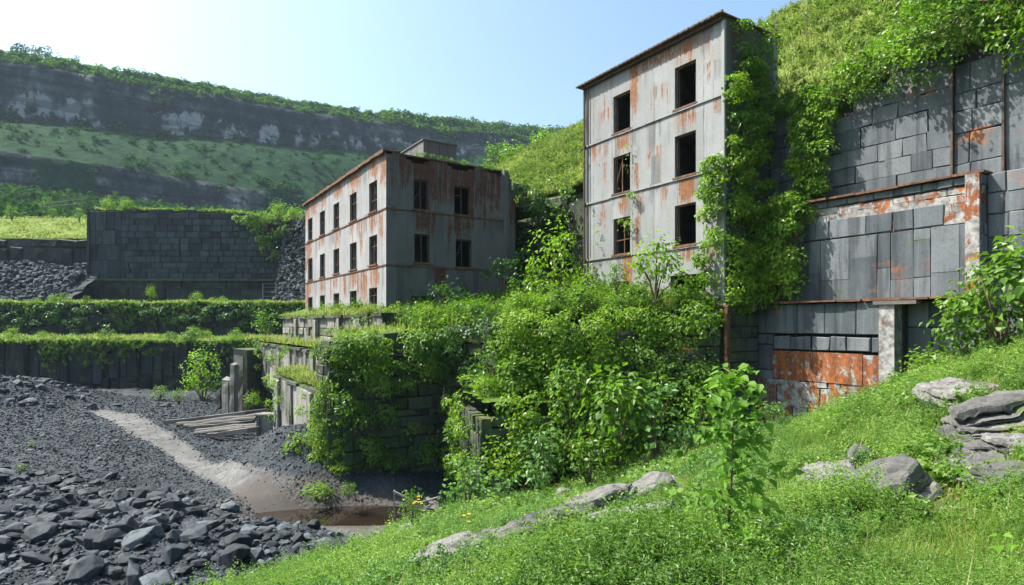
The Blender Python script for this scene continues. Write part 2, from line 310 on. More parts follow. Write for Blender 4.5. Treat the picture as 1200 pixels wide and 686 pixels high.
# far hill: cliff bands of rock through grass
m = M('hill_cover', .95, .1); v = m.obj(); rk = m.attr('rock'); n1 = m.noise(v, .02, 6, .65); n2 = m.noise(v, .16, 7, .72)
gr = m.ramp(m.math('ADD', m.math('MULTIPLY', n1, .4), m.math('MULTIPLY', n2, .6)), [(.38, (.003, .020, .007)), (.5, (.006, .038, .010)), (.62, (.016, .066, .014))])  # grass green darkened to stand in for the slope's back-lit, hazy shade
colm = m.noise(m.mapping(v, (.075, .075, .045)), 1.0, 7, .72); bed = m.noise(m.mapping(v, (.008, .008, .22)), 1.0, 4, .6)
rc = m.ramp(m.math('ADD', m.math('MULTIPLY', colm, .55), m.math('MULTIPLY', bed, .45)), [(.41, (.006, .008, .010)), (.5, (.03, .034, .038)), (.56, (.10, .102, .103)), (.63, (.32, .31, .30))])
pale = m.attr('pale'); rc = m.mix(m.math('MULTIPLY', m.mr(m.math('ADD', pale, m.math('MULTIPLY', m.math('SUBTRACT', colm, .5), 3.6)), .74, 1.02), .75), rc, (.42, .40, .39)); rc = m.mix(m.mr(bed, .52, .6, 0, .6), rc, (.02, .024, .024))
f = m.mr(m.math('ADD', rk, m.math('MULTIPLY', m.math('SUBTRACT', n2, .5), 1.0)), .42, .6)
m.col(m.mix(f, gr, rc)); m.bump(m.math('ADD', n2, m.math('MULTIPLY', colm, .6)), .9, 3.0); MAT['hill'] = m.m

# ------------------------------------------------------------------ ground heights
SLOPE = TPS([(0, 0, -1.75), (4.7, 5.5, -2.4), (2.6, 6, -2.62), (0, 7, -3.06), (-2.4, 11, -4.8), (-4.2, 14, -6.1), (-6.7, 17.3, -7.7), (-4.3, 20.6, -7.75),
             (-2.6, 24.5, -7.8), (-1.1, 19, -6.1), (1.4, 10, -3.7), (5.1, 9, -2.83), (10, 13, -1.86), (12.8, 15.5, -1.33), (16.3, 19, -.54), (7.7, 18, -3.6),
             (4.9, 17, -4.4), (12.8, 26.4, -4.15), (14.9, 23.1, -2.2), (17, 19.8, -.7), (2.9, 20, -6.0), (5.4, 21.5, -5.0), (-1, 22.5, -7.0), (4, 25, -6.3),
             (9, 24.5, -4.6), (8, 0, -.7), (14, 6, 0.1), (22, 14, 1.2), (26, 20, 1.5), (-5, 2, -3.4), (-9, 8, -6.3), (-12, 12, -8.3), (0, -10, -1.0), (14, -10, .8),
             (-10, -8, -4.2), (9.5, 27, -4.8), (9.2, 21, -3.95), (12.2, 24.6, -4.3), (13.2, 22.3, -3.0), (11, 18, -2.75), (-9, 20, -9), (-8, 24, -9.2), (-6, 28, -9.5), (0, 28, -8.2), (26, 8, 2.0)], .03)
BROWN = lambda X, Y: np.exp(-((X-9.9)/1.5)**2-((Y-13.6)/1.2)**2)+np.exp(-((X-13.6)/1.6)**2-((Y-16.2)/1.0)**2)+.7*np.exp(-((X-9.0)/2.0)**2-((Y-11.6)/.6)**2)
def slope_z(x, y):
    x = np.asarray(x, float); y = np.asarray(y, float)
    return SLOPE(x, y)+.42*fbm(x*.4, y*.4, 3, 1)+.16*fbm(x*1.5, y*1.5, 3, 2)
def bump2(x, y, cx, cy, rx, ry, a): return a*np.exp(-((x-cx)/rx)**2-((y-cy)/ry)**2)
PATH = [(-37.5, 54.5), (-32.5, 50), (-26.6, 44), (-19.8, 36.2), (-15.8, 31.5), (-13.0, 28.4), (-10.2, 26.2), (-7.4, 24.9), (-5.0, 23.4)]
PW = [.8, 1.1, 1.15, .85, .6, .6, 1.0, 1.4, 1.2]
def path_d(x, y):
    best = np.full(np.shape(x), 1e9)
    for (p, q, w0, w1) in zip(PATH[:-1], PATH[1:], PW[:-1], PW[1:]):
        dx, dy = q[0]-p[0], q[1]-p[1]; t = np.clip(((x-p[0])*dx+(y-p[1])*dy)/(dx*dx+dy*dy), 0, 1)
        best = np.minimum(best, np.hypot(x-p[0]-t*dx, y-p[1]-t*dy)/(w0+(w1-w0)*t))
    return best                                          # 1 at the edge of the path
PUD = (-7.1, 25.75)
def puddle_d(x, y): return np.hypot((x-PUD[0])/4.0, (y-PUD[1])/1.4)
def pit_z(x, y):
    x = np.asarray(x, float); y = np.asarray(y, float)
    s = x*A[0]+y*A[1]; b = x*B[0]+y*B[1]
    z = -8+.18*fbm(x*.12, y*.12, 3, 3)
    z = z+bump2(x, y, -47.5, 56, 5.5, 7, 3.0)+bump2(x, y, -70, 60, 10, 8, 2.5)+bump2(x, y, -28, 53.5, 5, 4, .8)+bump2(x, y, -12.5, 20, 6, 2.6, .95)+bump2(x, y, -21, 24, 6, 3, .9)+bump2(x, y, -26, 34, 5, 5, .6)
    z = z+2.4*sst(5.5, .6, 7.9-b)*sst(27, 32, s)*sst(39, 34.5, s)*(b < 9)+.9*sst(3, 0, 7.9-b)*sst(26, 29, s)*sst(34, 30, s)
    pd = path_d(x, y); k = sst(.8, 2.2, pd)*sst(.9, 1.6, puddle_d(x, y))
    z = z+k*(.95*fbm(x*.42, y*.42, 4, 4)+.28*fbm(x*2.2, y*2.2, 3, 5))-.10*sst(1.6, .5, pd)-.55*sst(1.35, .5, puddle_d(x, y))+.10*fbm(x*.8, y*.8, 4, 15)
    return z
def hill_b(s, b):                                        # bright grassy hillside above the walls
    s = np.asarray(s, float); b = np.asarray(b, float)
    zb = np.interp(b, [25.0, 25.6, 29, 32, 40, 50, 70, 110], [9.2, 9.6, 12.8, 15.9, 22.6, 26, 28, 30])
    k = np.interp(s, [-20, 5, 17, 40, 60, 75, 95, 130], [1.12, 1.10, 1.02, .95, .92, .86, .66, .5])
    return zb*k+.9*fbm(s*.11, b*.11, 4, 6)+.3*fbm(s*.5, b*.5, 3, 7)
TERR = TPS([(-8.6, 28, -.75), (-3.5, 30.5, -.35), (0, 28.5, .1), (9.3, 26.2, .35), (4, 27.5, .25), (-5.5, 33, .2), (-9, 37, .7), (-2, 36, .9), (3, 35, 1.3), (8, 30, 1.5), (5, 38, 2.4), (1, 42, 2.5), (-14, 46, .8), (-20, 54, .8), (12, 36, 3), (4, 46, 4)], .05)

# the ground: one sheet below everything, then the quarry floor, slope and benches as sheets above it
g = G(); X, Y = np.meshgrid(np.linspace(-640, 640, 33), np.linspace(-80, 880, 25)); g.grid(X, Y, np.full_like(X, -9.4)); kind(g.build('ground', MAT['soil']), 'structure')

X, Y = np.meshgrid(np.arange(-78, -2.2, .22), np.arange(14.5, 76, .22)); Z = pit_z(X, Y)
dust = sst(1.55, .75, path_d(X, Y))*.95+sst(62, 68, Y)*.4+.55*sst(2.0, 1.2, puddle_d(X, Y)); wet = sst(2.0, 1.0, puddle_d(X, Y))
g = G(); g.grid(X, Y, Z, dust=dust, wet=wet); kind(g.build('quarry_floor', MAT['pit'], smooth=True), 'structure')
# path of pale mud, its edge broken like a trodden track
ts = np.linspace(0, len(PATH)-1.001, 150); P = np.array(PATH); pw = np.array(PW)
i = ts.astype(int); f = (ts-i)[:, None]; c = P[i]*(1-f)+P[i+1]*f; w = pw[i]*(1-f[:, 0])+pw[i+1]*f[:, 0]
for _ in range(4): c[1:-1] = (c[:-2]+2*c[1:-1]+c[2:])/4
tg = np.gradient(c, axis=0); tg /= np.linalg.norm(tg, axis=1)[:, None]; nr = np.c_[-tg[:, 1], tg[:, 0]]
k = np.linspace(-1, 1, 13); wl = w*(.9+1.3*fbm(ts*3.7, ts*0, 5, 8)); wr = w*(.9+1.3*fbm(ts*3.7, ts*0+50, 5, 9))
off = np.where(k[None] < 0, k[None]*wl[:, None], k[None]*wr[:, None]); X = c[:, 0:1]+nr[:, 0:1]*off; Y = c[:, 1:2]+nr[:, 1:2]*off
Z = pit_z(X, Y)+.03-.05*np.abs(k[None])**3; g = G(); g.grid(X, Y, Z, wet=sst(2.3, .95, puddle_d(X, Y))+.45*sst(.0, .35, fbm(X*.7, Y*.7, 3, 12))); kind(g.build('path', MAT['mud'], smooth=True), 'structure')
a = np.linspace(0, 2*np.pi, 72, endpoint=False); rr = 1+.55*fbm(np.cos(a)*1.3+5, np.sin(a)*1.3+5, 4, 10)
R, AA = np.meshgrid(np.linspace(0.02, 1, 10), np.append(a, a[0])); RR = np.append(rr, rr[0])[:, None]*R
g = G(); g.grid(PUD[0]+5.2*RR*np.cos(AA), PUD[1]+1.8*RR*np.sin(AA), np.full_like(RR, -8.22)); kind(g.build('water', MAT['water'], smooth=True), 'structure')

X, Y = np.meshgrid(np.arange(-12, 27, .2), np.arange(-12, 28.6, .2)); Z = slope_z(X, Y); b = X*B[0]+Y*B[1]; s = X*A[0]+Y*A[1]
ok = (b < 25.0) & ~((b > 21.8) & (s > 17.5)); cell = ok[:-1, :-1] & ok[1:, 1:]
g = G(); g.grid(X, Y, Z, keep=cell, bare=np.clip(BROWN(X, Y)*1.2, 0, 1)); kind(g.build('grassy_slope', MAT['soil'], smooth=True), 'structure')

# terrace in front of the two buildings
X, Y = np.meshgrid(np.arange(-34, 17, .5), np.arange(25.5, 66, .5)); s = X*A[0]+Y*A[1]; b = X*B[0]+Y*B[1]
def side(x, y, p, q): return (q[0]-p[0])*(y-p[1])-(q[1]-p[1])*(x-p[0])
P1, P2, P2b, P4 = (-8.6, 28.05), (-3.5, 30.6), (0, 28.6), (9.2, 26.25)
front = np.interp(X, [-40, P1[0], P2[0], P2b[0], P4[0], 20], [28, P1[1], P2[1], P2b[1], P4[1], 26])
ok = (b > 11.6) & (Y > front+.2) & (b < 26.2) & (s < 60); ok |= (b > 8.2) & (Y > front+.3) & (s < 31) & (b < 26)
cell = ok[:-1, :-1] & ok[1:, 1:] & ok[1:, :-1] & ok[:-1, 1:]
g = G(); g.grid(X, Y, TERR(X, Y)+.2*fbm(X*.6, Y*.6, 3, 13), keep=cell); kind(g.build('terrace_ground', MAT['turf'], smooth=True), 'structure')

# hillside above the walls
S_, B_ = np.meshgrid(np.arange(-22, 112, .8), np.concatenate([np.arange(25.62, 42, .6), np.arange(42, 112, 2.0)])); X = S_*A[0]+B_*B[0]; Y = S_*A[1]+B_*B[1]
g = G(); g.grid(X, Y, hill_b(S_, B_)); kind(g.build('hillside', MAT['turf_sun'], smooth=True), 'structure')

# benches of the quarry on the far side
def bench(name, x0, x1, y0, y1, zf, mat, n=70, m=20, front=None):
    X, Y = np.meshgrid(np.linspace(x0, x1, n), np.linspace(0, 1, m))
    Y = (y0 if front is None else front(X))+(y1-(y0 if front is None else front(X)))*Y
    g = G(); g.grid(X, Y, zf(X, Y)); return kind(g.build(name, mat, smooth=True), 'structure')
low_y = lambda x: 72.5+.03*(x+31)*-1+.8*fbm(np.asarray(x)*.08, np.asarray(x)*0, 3, 20)
mid_y = lambda x: 86+.02*(x+31)*-1+.8*fbm(np.asarray(x)*.08, np.asarray(x)*0, 3, 21)
bench('lower_bench', -120, -19, 0, 88, lambda x, y: -2.25+.35*fbm(x*.25, y*.25, 3, 22)+.02*(y-72), MAT['turf_sun'], front=lambda x: low_y(x)+.1)
bench('middle_bench', -130, -19, 0, 112, lambda x, y: 2.9+.4*fbm(x*.25, y*.25, 3, 23)+.03*(y-86), MAT['turf_sun'], front=lambda x: mid_y(x)+.1)
fld = lambda x, y: 14.5+(np.minimum(y, 128)-103)*.34+(np.maximum(y, 128)-128)*.06+.5*fbm(x*.12, y*.12, 3, 24)
bench('field', -330, -71.5, 0, 230, fld, MAT['turf_sun'], front=lambda x: 103.5+1.5*fbm(x*.1, x*0, 3, 25))
upz = lambda x, y: 18.9+.5*fbm(x*.2, y*.2, 3, 26)+.015*(y-101)+np.interp(x, [-72, -50, -38, -28, -10], [.6, .1, -.9, -1.2, -1.0])
bench('upper_bench', -72.0, 12, 0, 175, upz, MAT['turf'], front=lambda x: np.where(x < -38.5, 101.6, 101.6-np.clip(x+38.5, 0, 99)*.7))
# scree below the field and beside the great wall: steep sheets of broken slate
def scree(name, p0, p1, q0, q1, n, m, amp, seed):
    u, v = np.meshgrid(np.linspace(0, 1, n), np.linspace(0, 1, m)); p0, p1, q0, q1 = map(np.array, (p0, p1, q0, q1))
    P = (p0*(1-u)[..., None]+p1*u[..., None])*(1-v)[..., None]+(q0*(1-u)[..., None]+q1*u[..., None])*v[..., None]
    d = amp*(fbm(u*n*.09, v*m*.09, 5, seed)+.4*np.abs(fbm(u*n*.3, v*m*.3, 3, seed+1))); g = G(); g.grid(P[..., 0]+d*.3, P[..., 1]-d*1.2, P[..., 2]+d*.6)
    return kind(g.build(name, MAT['pit']), 'structure')
scree('scree_bank', (-130, 93, 3.0), (-69.0, 93, 3.4), (-130, 102, 11.6), (-69.0, 103, 10.5), 120, 40, 1.8, 30)
scree('scree_bank', (-38.2, 96, 3.3), (-22, 84, 3.2), (-38.2, 101.5, 18.2), (-22, 90, 17.2), 60, 60, 2.2, 33)
scree('scree_patch', (-62, 128, 19.2), (-40, 128, 19.2), (-60, 141, 23.6), (-46, 141, 22.8), 40, 16, 1.6, 36)

# far hill: a long ridge with two bands of cliff
HF, HD, HN = np.array((-257., 300.)), np.array((.838, .546)), np.array((.546, -.838))
def hill_profile(a):
    rid = np.interp(a, [-350, 0, 80, 172, 300, 366, 500, 760], [146, 137, 139, 141, 152, 160, 172, 176])
    ct = np.interp(a, [-350, 0, 172, 320, 420, 760], [130, 127, 131, 141, 150, 150]); cb = np.interp(a, [-350, 0, 172, 320, 420, 760], [96, 97, 109, 130, 149, 149])
    l1 = np.interp(a, [-350, 0, 90, 172, 320, 760], [68, 70, 66, 62, 70, 80]); l2 = np.interp(a, [-350, 0, 90, 172, 320, 760], [50, 50, 51, 55, 66, 76])
    one = np.ones_like(a)
    return (np.array([-160, -60, 0, 9, 13, 20, 45, 76, 79, 84, 120, 160, 240, 330]),
            np.stack([rid-25, rid-4, rid, ct+2, ct, cb, cb-.33*(cb-l1), l1+1, l1, l2, 43*one, 33*one, 18.5*one, 10*one], -1))
def hill_xyz(a, q, rough=True):
    a = np.asarray(a, float); q = np.asarray(q, float); qs, zs = hill_profile(a.ravel())
    qq = q.ravel()+ (7*fbm(a.ravel()*.03, a.ravel()*0, 4, 40)+3*fbm(a.ravel()*.15, q.ravel()*.05, 3, 41))*sst(0, 10, q.ravel())*sst(230, 120, q.ravel())+4.0*(fbm(a.ravel()*.22, q.ravel()*.03+7, 4, 45)+.5*np.abs(fbm(a.ravel()*.55, q.ravel()*.1, 3, 46)))*sst(4, 12, q.ravel())*sst(30, 22, q.ravel())
    j = np.clip(np.searchsorted(qs, qq)-1, 0, len(qs)-2); t = np.clip((qq-qs[j])/(qs[j+1]-qs[j]), 0, 1); r = np.arange(len(j))
    z = zs[r, j]*(1-t)+zs[r, j+1]*t
    if rough: z = z+3.0*fbm(a.ravel()*.04, q.ravel()*.04, 4, 42)+1.2*fbm(a.ravel()*.2, q.ravel()*.2, 3, 43)
    p = HF[None]+a.ravel()[:, None]*HD+q.ravel()[:, None]*HN
    return p[:, 0].reshape(a.shape), p[:, 1].reshape(a.shape), z.reshape(a.shape), qq.reshape(a.shape)
aa = np.arange(-330, 760, 1.6); qv = np.concatenate([np.arange(-160, -4, 12), np.arange(-4, 26, 1.0), np.arange(26, 70, 3), np.arange(70, 90, 1.2), np.arange(90, 331, 5)])
Q_, A_ = np.meshgrid(qv, aa, indexing='ij'); X, Y, Z, qq = hill_xyz(A_, Q_)
fade = sst(430, 330, A_); low = sst(150, 60, A_)
rock = (sst(7, 13, qq)*sst(23.5, 19.5, qq)*fade+sst(75, 79, qq)*sst(87, 83.5, qq)*low*sst(-.3, -.05, fbm(A_*.02, A_*0, 3, 44)))*1.05
pale = sst(15.4, 16.6, qq)*sst(22, 19.5, qq)*.75+sst(10.5, 12, qq)*sst(15, 13.5, qq)*.42+sst(80, 82, qq)*sst(86, 83, qq)*.3
g = G(); near = (Y > 126) | (X > 40); g.grid(X, Y, Z, keep=near[:-1, :-1] & near[1:, 1:], rock=rock, pale=pale); kind(g.build('hill', MAT['hill'], smooth=True), 'structure')

# ------------------------------------------------------------------ masonry
def blocks(g, x0, x1, z0, z1, rh, bw, depth=.3, gap=.025, jit=.03, top=None, rag=0.0, vert=False, y=0.0, skip=None, warp=0.0, ch=.03, rs=None, taper=0.0):
    """courses of blocks on the plane y (facing -y), each block a bevelled box set a little in or out"""
    r = rs or random.Random(int(abs(x0*13+z0*7+x1*3)*10)+3)
    o1 = x0 if vert else z0; e1 = x1 if vert else z1; o2 = z0 if vert else x0; e2 = z1 if vert else x1
    while o1 < e1-.02:
        h = min(r.uniform(*rh), e1-o1); h = e1-o1 if e1-o1-h < rh[0]*.4 else h
        p = o2+0.0; first = True
        while p < e2-.02:
            w = r.uniform(*bw)*(r.uniform(.3, 1) if first else 1); first = False; w = min(w, e2-p); w = e2-p if e2-p-w < bw[0]*.3 else w
            a0, a1, c0, c1 = (o1, o1+h, p, p+w) if vert else (p, p+w, o1, o1+h)
            p += w
            cx, cz = (a0+a1)/2, (c0+c1)/2
            if top is not None and cz > top(cx)+r.uniform(-rag, rag): continue
            if skip and skip(cx, cz, r): continue
            dy = r.uniform(-jit, jit); q = gap*r.uniform(.5, 1.3)/2; c = min(ch, (a1-a0)*.25, (c1-c0)*.25)
            tw = [r.uniform(-warp, warp) for _ in range(8)]; yf = y+dy; tl = [r.uniform(-jit, jit)*.4 for _ in range(4)]
            co = [(a0+q+tw[0], c0+q+tw[1]), (a1-q+tw[2], c0+q+tw[3]), (a1-q+tw[4], c1-q+tw[5]), (a0+q+tw[6], c1-q+tw[7])]
            V = [(x_, y+depth, z_) for x_, z_ in co]+[(x_, yf+c, z_) for x_, z_ in co]
            mx = sum(k[0] for k in co)/4; mz = sum(k[1] for k in co)/4
            V += [(x_+(c if x_ < mx else -c), yf+t, z_+(c if z_ < mz else -c)) for (x_, z_), t in zip(co, tl)]
            f = [(8, 9, 10, 11)]
            for k in range(4): n = (k+1) % 4; f += [(4+k, 4+n, 8+n, 8+k), (k, n, 4+n, 4+k)]
            g.add(V, f)
        o1 += h
    return g
def seg_frame(p, q):
    """a wall from p to q (left to right as seen from its front): location and rotation so that local x runs along it"""
    return (p[0], p[1], 0), math.atan2(q[1]-p[1], q[0]-p[0]), math.hypot(q[0]-p[0], q[1]-p[1])

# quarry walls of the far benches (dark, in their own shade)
def terrace_wall(label, x0, x1, yf, z0, z1, rh, bw, vert, seed, jit):
    t = thing('retaining_wall', label, 'wall', (0, 0, 0)); g = G(); r = random.Random(seed); n = int((x1-x0)/4)
    for k in range(n):
        xa, xb = x0+(x1-x0)*k/n, x0+(x1-x0)*(k+1)/n; ya, yb = float(yf(xa)), float(yf(xb)); h = G()
        Lk = math.hypot(xb-xa, yb-ya); blocks(h, 0, Lk, z0, z1, rh, bw, depth=1.2, gap=.07, jit=jit, vert=vert, warp=.10, ch=.12, rs=r, top=lambda x: z1-.5, rag=.6)
        th = math.atan2(yb-ya, xb-xa); cth, sth = math.cos(th), math.sin(th)
        for V in h.v: x, y = V[:, 0].copy(), V[:, 1].copy(); V[:, 0] = xa+x*cth-y*sth; V[:, 1] = ya+x*sth+y*cth
        V = np.concatenate(h.v); g.add(V, np.concatenate(h.f4))
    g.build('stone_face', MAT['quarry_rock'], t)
    xs = np.linspace(x0, x1, 60); c = G(); X, Zz = np.meshgrid(xs, [z0-1, z1-.15]); c.grid(X, np.array([yf(xs)+.35]*2), Zz); c.build('core', MAT['joint'], t); return t
terrace_wall('lowest dark wall of tall upright slate slabs, at the back of the rubble floor', -118, -30.2, low_y, -8.6, -2.1, (.8, 1.8), (2.0, 4.5), True, 3, .35)
terrace_wall('ivy hung dark stone wall between the two grassy benches', -128, -27, mid_y, -2.6, 3.1, (.7, 1.5), (1.4, 3.2), False, 4, .25)

t = thing('block_wall', 'great dark block wall standing alone under the far hillside, bushes on its top', 'wall', (-70.7, 100, 0), math.radians(1.0))
g = G(); top = lambda x: 19.0+.5*math.sin(x*.5)*.3-max(0, x-20)*.06
blocks(g, 0, 5.2, 7.6, 18.9, (2.2, 3.4), (1.2, 2.2), depth=.6, gap=.05, jit=.05, top=top)
blocks(g, 5.2, 33.4, 7.6, 19.3, (.85, 1.15), (1.3, 2.4), depth=.6, gap=.06, jit=.06, top=top, rag=.25, skip=lambda x, z, r: (abs(x-8) < .9 and abs(z-16.7) < .5) or (abs(x-19.6) < .9 and abs(z-14.3) < .6))
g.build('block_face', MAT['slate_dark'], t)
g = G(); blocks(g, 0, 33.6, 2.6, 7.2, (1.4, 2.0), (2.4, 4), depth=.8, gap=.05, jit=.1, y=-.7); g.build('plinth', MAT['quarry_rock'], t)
g = G(); g.box(-.2, 34, -1.0, .5, 7.2, 7.55); g.build('ledge', MAT['mossy_dark'], t)
g = G(); g.box(-.1, 34, .3, 1.6, 2.6, 18.6); g.box(-.35, 0.0, -.2, 1.7, 2.6, 18.9); g.build('core', MAT['joint'], t)
t = thing('rock_cliff', 'dark rock edge under the sunny field, above the left scree', 'cliff', (-131, 102.6, 0))
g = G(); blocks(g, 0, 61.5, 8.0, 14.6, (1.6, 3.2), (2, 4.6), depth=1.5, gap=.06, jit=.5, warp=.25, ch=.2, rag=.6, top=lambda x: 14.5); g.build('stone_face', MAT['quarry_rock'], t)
g = G(); g.box(0, 61.5, .4, 2.2, 3, 14.75); g.build('core', MAT['joint'], t)

# stepped retaining walls below the left building; local x toward the camera, front faces -B
def step_wall(label, s0, s1, b, z0, z1, rh, bw, mat, seed, vert=False, end=3.0, piers=(), jit=.08, rag=.15):
    t = thing('retaining_wall', label, 'wall', W(s0, b, 0), ROT); r = random.Random(seed); n = s0-s1
    g = G(); blocks(g, 0, n, z0, z1, rh, bw, depth=.6, gap=.04, jit=jit, vert=vert, warp=.04, rs=r, top=lambda x: z1-.1, rag=rag); g.build('stone_face', MAT[mat], t)
    e = G(); blocks(e, 0, end, z0, z1, (.4, .8), (.6, 1.4), depth=.5, gap=.04, jit=.06, warp=.04, rs=r)
    for V in e.v: x, y = V[:, 0].copy(), V[:, 1].copy(); V[:, 0] = n-y; V[:, 1] = x
    e.build('end_face', MAT['mossy_dark'], t)
    c = G(); c.box(.05, n-.3, .25, max(.8, end), z0-.5, z1-.12); c.build('core', MAT['joint'], t)
    g = G()
    r2 = random.Random(seed+9); x = -.1
    while x < n:
        w = r2.uniform(1.2, 3.0); g.bar((x, .35, z1+r2.uniform(-.03, .06)), (min(x+w, n+.1), .35, z1+r2.uniform(-.03, .06)), 1.0+r2.uniform(-.15, .15), .16+r2.uniform(-.03, .05)); x += w+r2.uniform(.02, .5)
    g.build('capping', MAT['mossy_dark'], t)
    for x0, x1, h, dy in piers:
        g = G(); g.add([(x0, -dy, z0), (x1, -dy+.03, z0), (x1-.03, .2, z0), (x0, .2, z0), (x0+.04, -dy+.06, z0+h), (x1-.05, -dy+.04, z0+h*.98), (x1-.05, .2, z0+h), (x0+.04, .2, z0+h)],
                       [(0, 1, 5, 4), (1, 2, 6, 5), (3, 0, 4, 7), (4, 5, 6, 7), (2, 3, 7, 6)]); g.build('pier', MAT['mossy_conc'], t)
    return t
step_wall('rust streaked stone wall directly under the left building', 55, 30.6, 11.4, -1.7, .5, (.5, 1.1), (.7, 1.8), 'mossy_conc', 5, end=3.2, piers=[(5, 5.7, 2.1, .25), (11, 11.8, 2.0, .3), (16.5, 17.2, 2.1, .22), (20.5, 21.4, 2.0, .3)])
step_wall('middle retaining step with upright concrete piers and grassy top', 57, 31.0, 9.7, -5.2, -1.7, (.6, 1.4), (2.0, 3.5), 'mossy_conc', 6, vert=True, end=2.0, piers=[(19.0, 19.7, 3.4, .25), (20.3, 21.0, 3.4, .25), (21.7, 22.5, 3.3, .2), (23.3, 24.0, 3.4, .25), (24.7, 25.5, 3.3, .25)])
step_wall('lowest retaining step of broad grey concrete slabs beside the timber pile', 40.2, 29.6, 7.9, -8.6, -3.35, (.9, 2.0), (4.0, 5.4), 'mossy_conc', 7, vert=True, end=2.0, piers=[(.6, 1.7, 5.2, .28), (3.4, 4.6, 5.2, .2), (6.6, 9.6, 5.2, .3)], jit=.14)
for (nm, s0, s1, b0, b1, z) in (('turf_step', 57, 31, 9.8, 11.5, -1.45), ('turf_step', 40.2, 29.6, 8.0, 9.8, -3.1)):
    S_, B_ = np.meshgrid(np.linspace(s1, s0, 60), np.linspace(b0, b1, 6)); X = S_*A[0]+B_*B[0]; Y = S_*A[1]+B_*B[1]
    g = G(); g.grid(X, Y, z+.25*fbm(X*.9, Y*.9, 3, 51)); kind(g.build(nm, MAT['turf_sun'], smooth=True), 'structure')

# front retaining walls, most of them lost under creeper
def front_wall(label, pts, z0, z1s, seed, mat='mossy_dark'):
    t = thing('retaining_wall', label, 'wall', (0, 0, 0)); r = random.Random(seed); g = G(); c = G()
    for (p, q, za, zb) in zip(pts[:-1], pts[1:], z1s[:-1], z1s[1:]):
        loc, th, n = seg_frame(p, q); h = G(); blocks(h, 0, n, z0, max(za, zb)+.2, (.35, .7), (.5, 1.3), depth=.5, gap=.04, jit=.09, warp=.05, rs=r, top=lambda x: za+(zb-za)*x/n-.1, rag=.12)
        cth, sth = math.cos(th), math.sin(th)
        for V in h.v: x, y = V[:, 0].copy(), V[:, 1].copy(); V[:, 0] = p[0]+x*cth-y*sth; V[:, 1] = p[1]+x*sth+y*cth
        g.add(np.concatenate(h.v), np.concatenate(h.f4)); nx, ny = -math.sin(th)*.3, math.cos(th)*.3
        c.add([(p[0]+nx, p[1]+ny, z0), (q[0]+nx, q[1]+ny, z0), (q[0]+nx, q[1]+ny, zb-.25), (p[0]+nx, p[1]+ny, za-.25)], [(0, 1, 2, 3)])
    g.build('stone_face', MAT[mat], t); c.build('core', MAT['joint'], t); return t
front_wall('high front retaining wall below the buildings, nearly lost under creeper', [W(30.5, 7.9), P1, P2, P2b, P4], -8.8, [-.8, -.8, -.35, .05, .3], 8)
BAST = [(-3.0, 30.2), (-1.3, 24.2), (3.2, 25.4), (6.0, 26.8)]
front_wall('pale lower bastion wall jutting out right of the dark hollow', BAST, -8.8, [-3.5, -3.7, -3.5, -3.5], 9, 'mossy_dark')
X, Y = np.meshgrid(np.linspace(-3.2, 8, 40), np.linspace(24.3, 30.4, 26)); lx = np.interp(Y, [24.2, 30.2], [-1.25, -2.95]); fy = np.interp(X, [-1.3, 3.2, 8], [24.25, 25.45, 27])
ok = (X > lx) & (Y > fy); g = G(); g.grid(X, Y, -3.2+.5*fbm(X*.6, Y*.6, 3, 52), keep=ok[:-1, :-1]); kind(g.build('bastion_turf', MAT['turf'], smooth=True), 'structure')
# rock face between the buildings, under the hillside
t = thing('rock_cliff', 'grey rock face between the two buildings, below the bright hillside', 'cliff', W(42, 25.5), ROT); g = G()
blocks(g, 0, 15.5, 0, 11.0, (1.4, 2.6), (1.2, 3.2), depth=1.6, gap=.03, jit=.45, warp=.3, ch=.25, vert=True, rag=.8, top=lambda x: 9.0+.9*math.sin(x)); g.build('stone_face', MAT['mossy_dark'], t)
g = G(); g.box(0, 15.5, .5, 2, 0, 9); g.build('core', MAT['joint'], t)

# ------------------------------------------------------------------ buildings
def facade(o, eu, inn, u1, z0, z1, openings, rust, dirt, th=.35, res=.17, topf=None):
    """a wall with real openings and reveals; rust and grime follow where water ran"""
    def lines(a, b, marks):
        k = sorted(set([a, b]+[round(m, 4) for m in marks if a < m < b])); out = []
        for p, q in zip(k[:-1], k[1:]): out += list(np.linspace(p, q, max(1, int(round((q-p)/res))), endpoint=False))
        return np.array(out+[b])
    us = lines(0, u1, [x for q in openings for x in q[:2]]); vs = lines(z0, z1, [x for q in openings for x in q[2:]])
    U, V = np.meshgrid(us, vs); cu = (U[:-1, :-1]+U[1:, 1:])/2; cv = (V[:-1, :-1]+V[1:, 1:])/2; ok = np.ones_like(cu, bool)
    for a, b, c, d in openings: ok &= ~((cu > a) & (cu < b) & (cv > c) & (cv < d))
    if topf is not None: ok &= cv < topf(cu)
    o = np.array(o, float); eu = np.array(eu, float); inn = np.array(inn, float)
    bul = .018*fbm(U*.7, V*.5, 3, 60); P = o+U[..., None]*eu+bul[..., None]*inn+V[..., None]*np.array((0, 0, 1.))
    g = G(); g.grid(P[..., 0], P[..., 1], P[..., 2], keep=ok, rust=np.clip(rust(U, V), 0, 1), dirt=np.clip(dirt(U, V), 0, 1))
    for a, b, c, d in openings:
        q = [(a, c), (b, c), (b, d), (a, d)]
        for k in range(4):
            (x, z), (x2, z2) = q[k], q[(k+1) % 4]; p = o+x*eu+(0, 0, z); r = o+x2*eu+(0, 0, z2)
            g.add([p, r, r+inn*th, p+inn*th], [(0, 1, 2, 3)], dirt=[.5]*4, rust=[.25 if k == 0 else 0]*4)
    return g
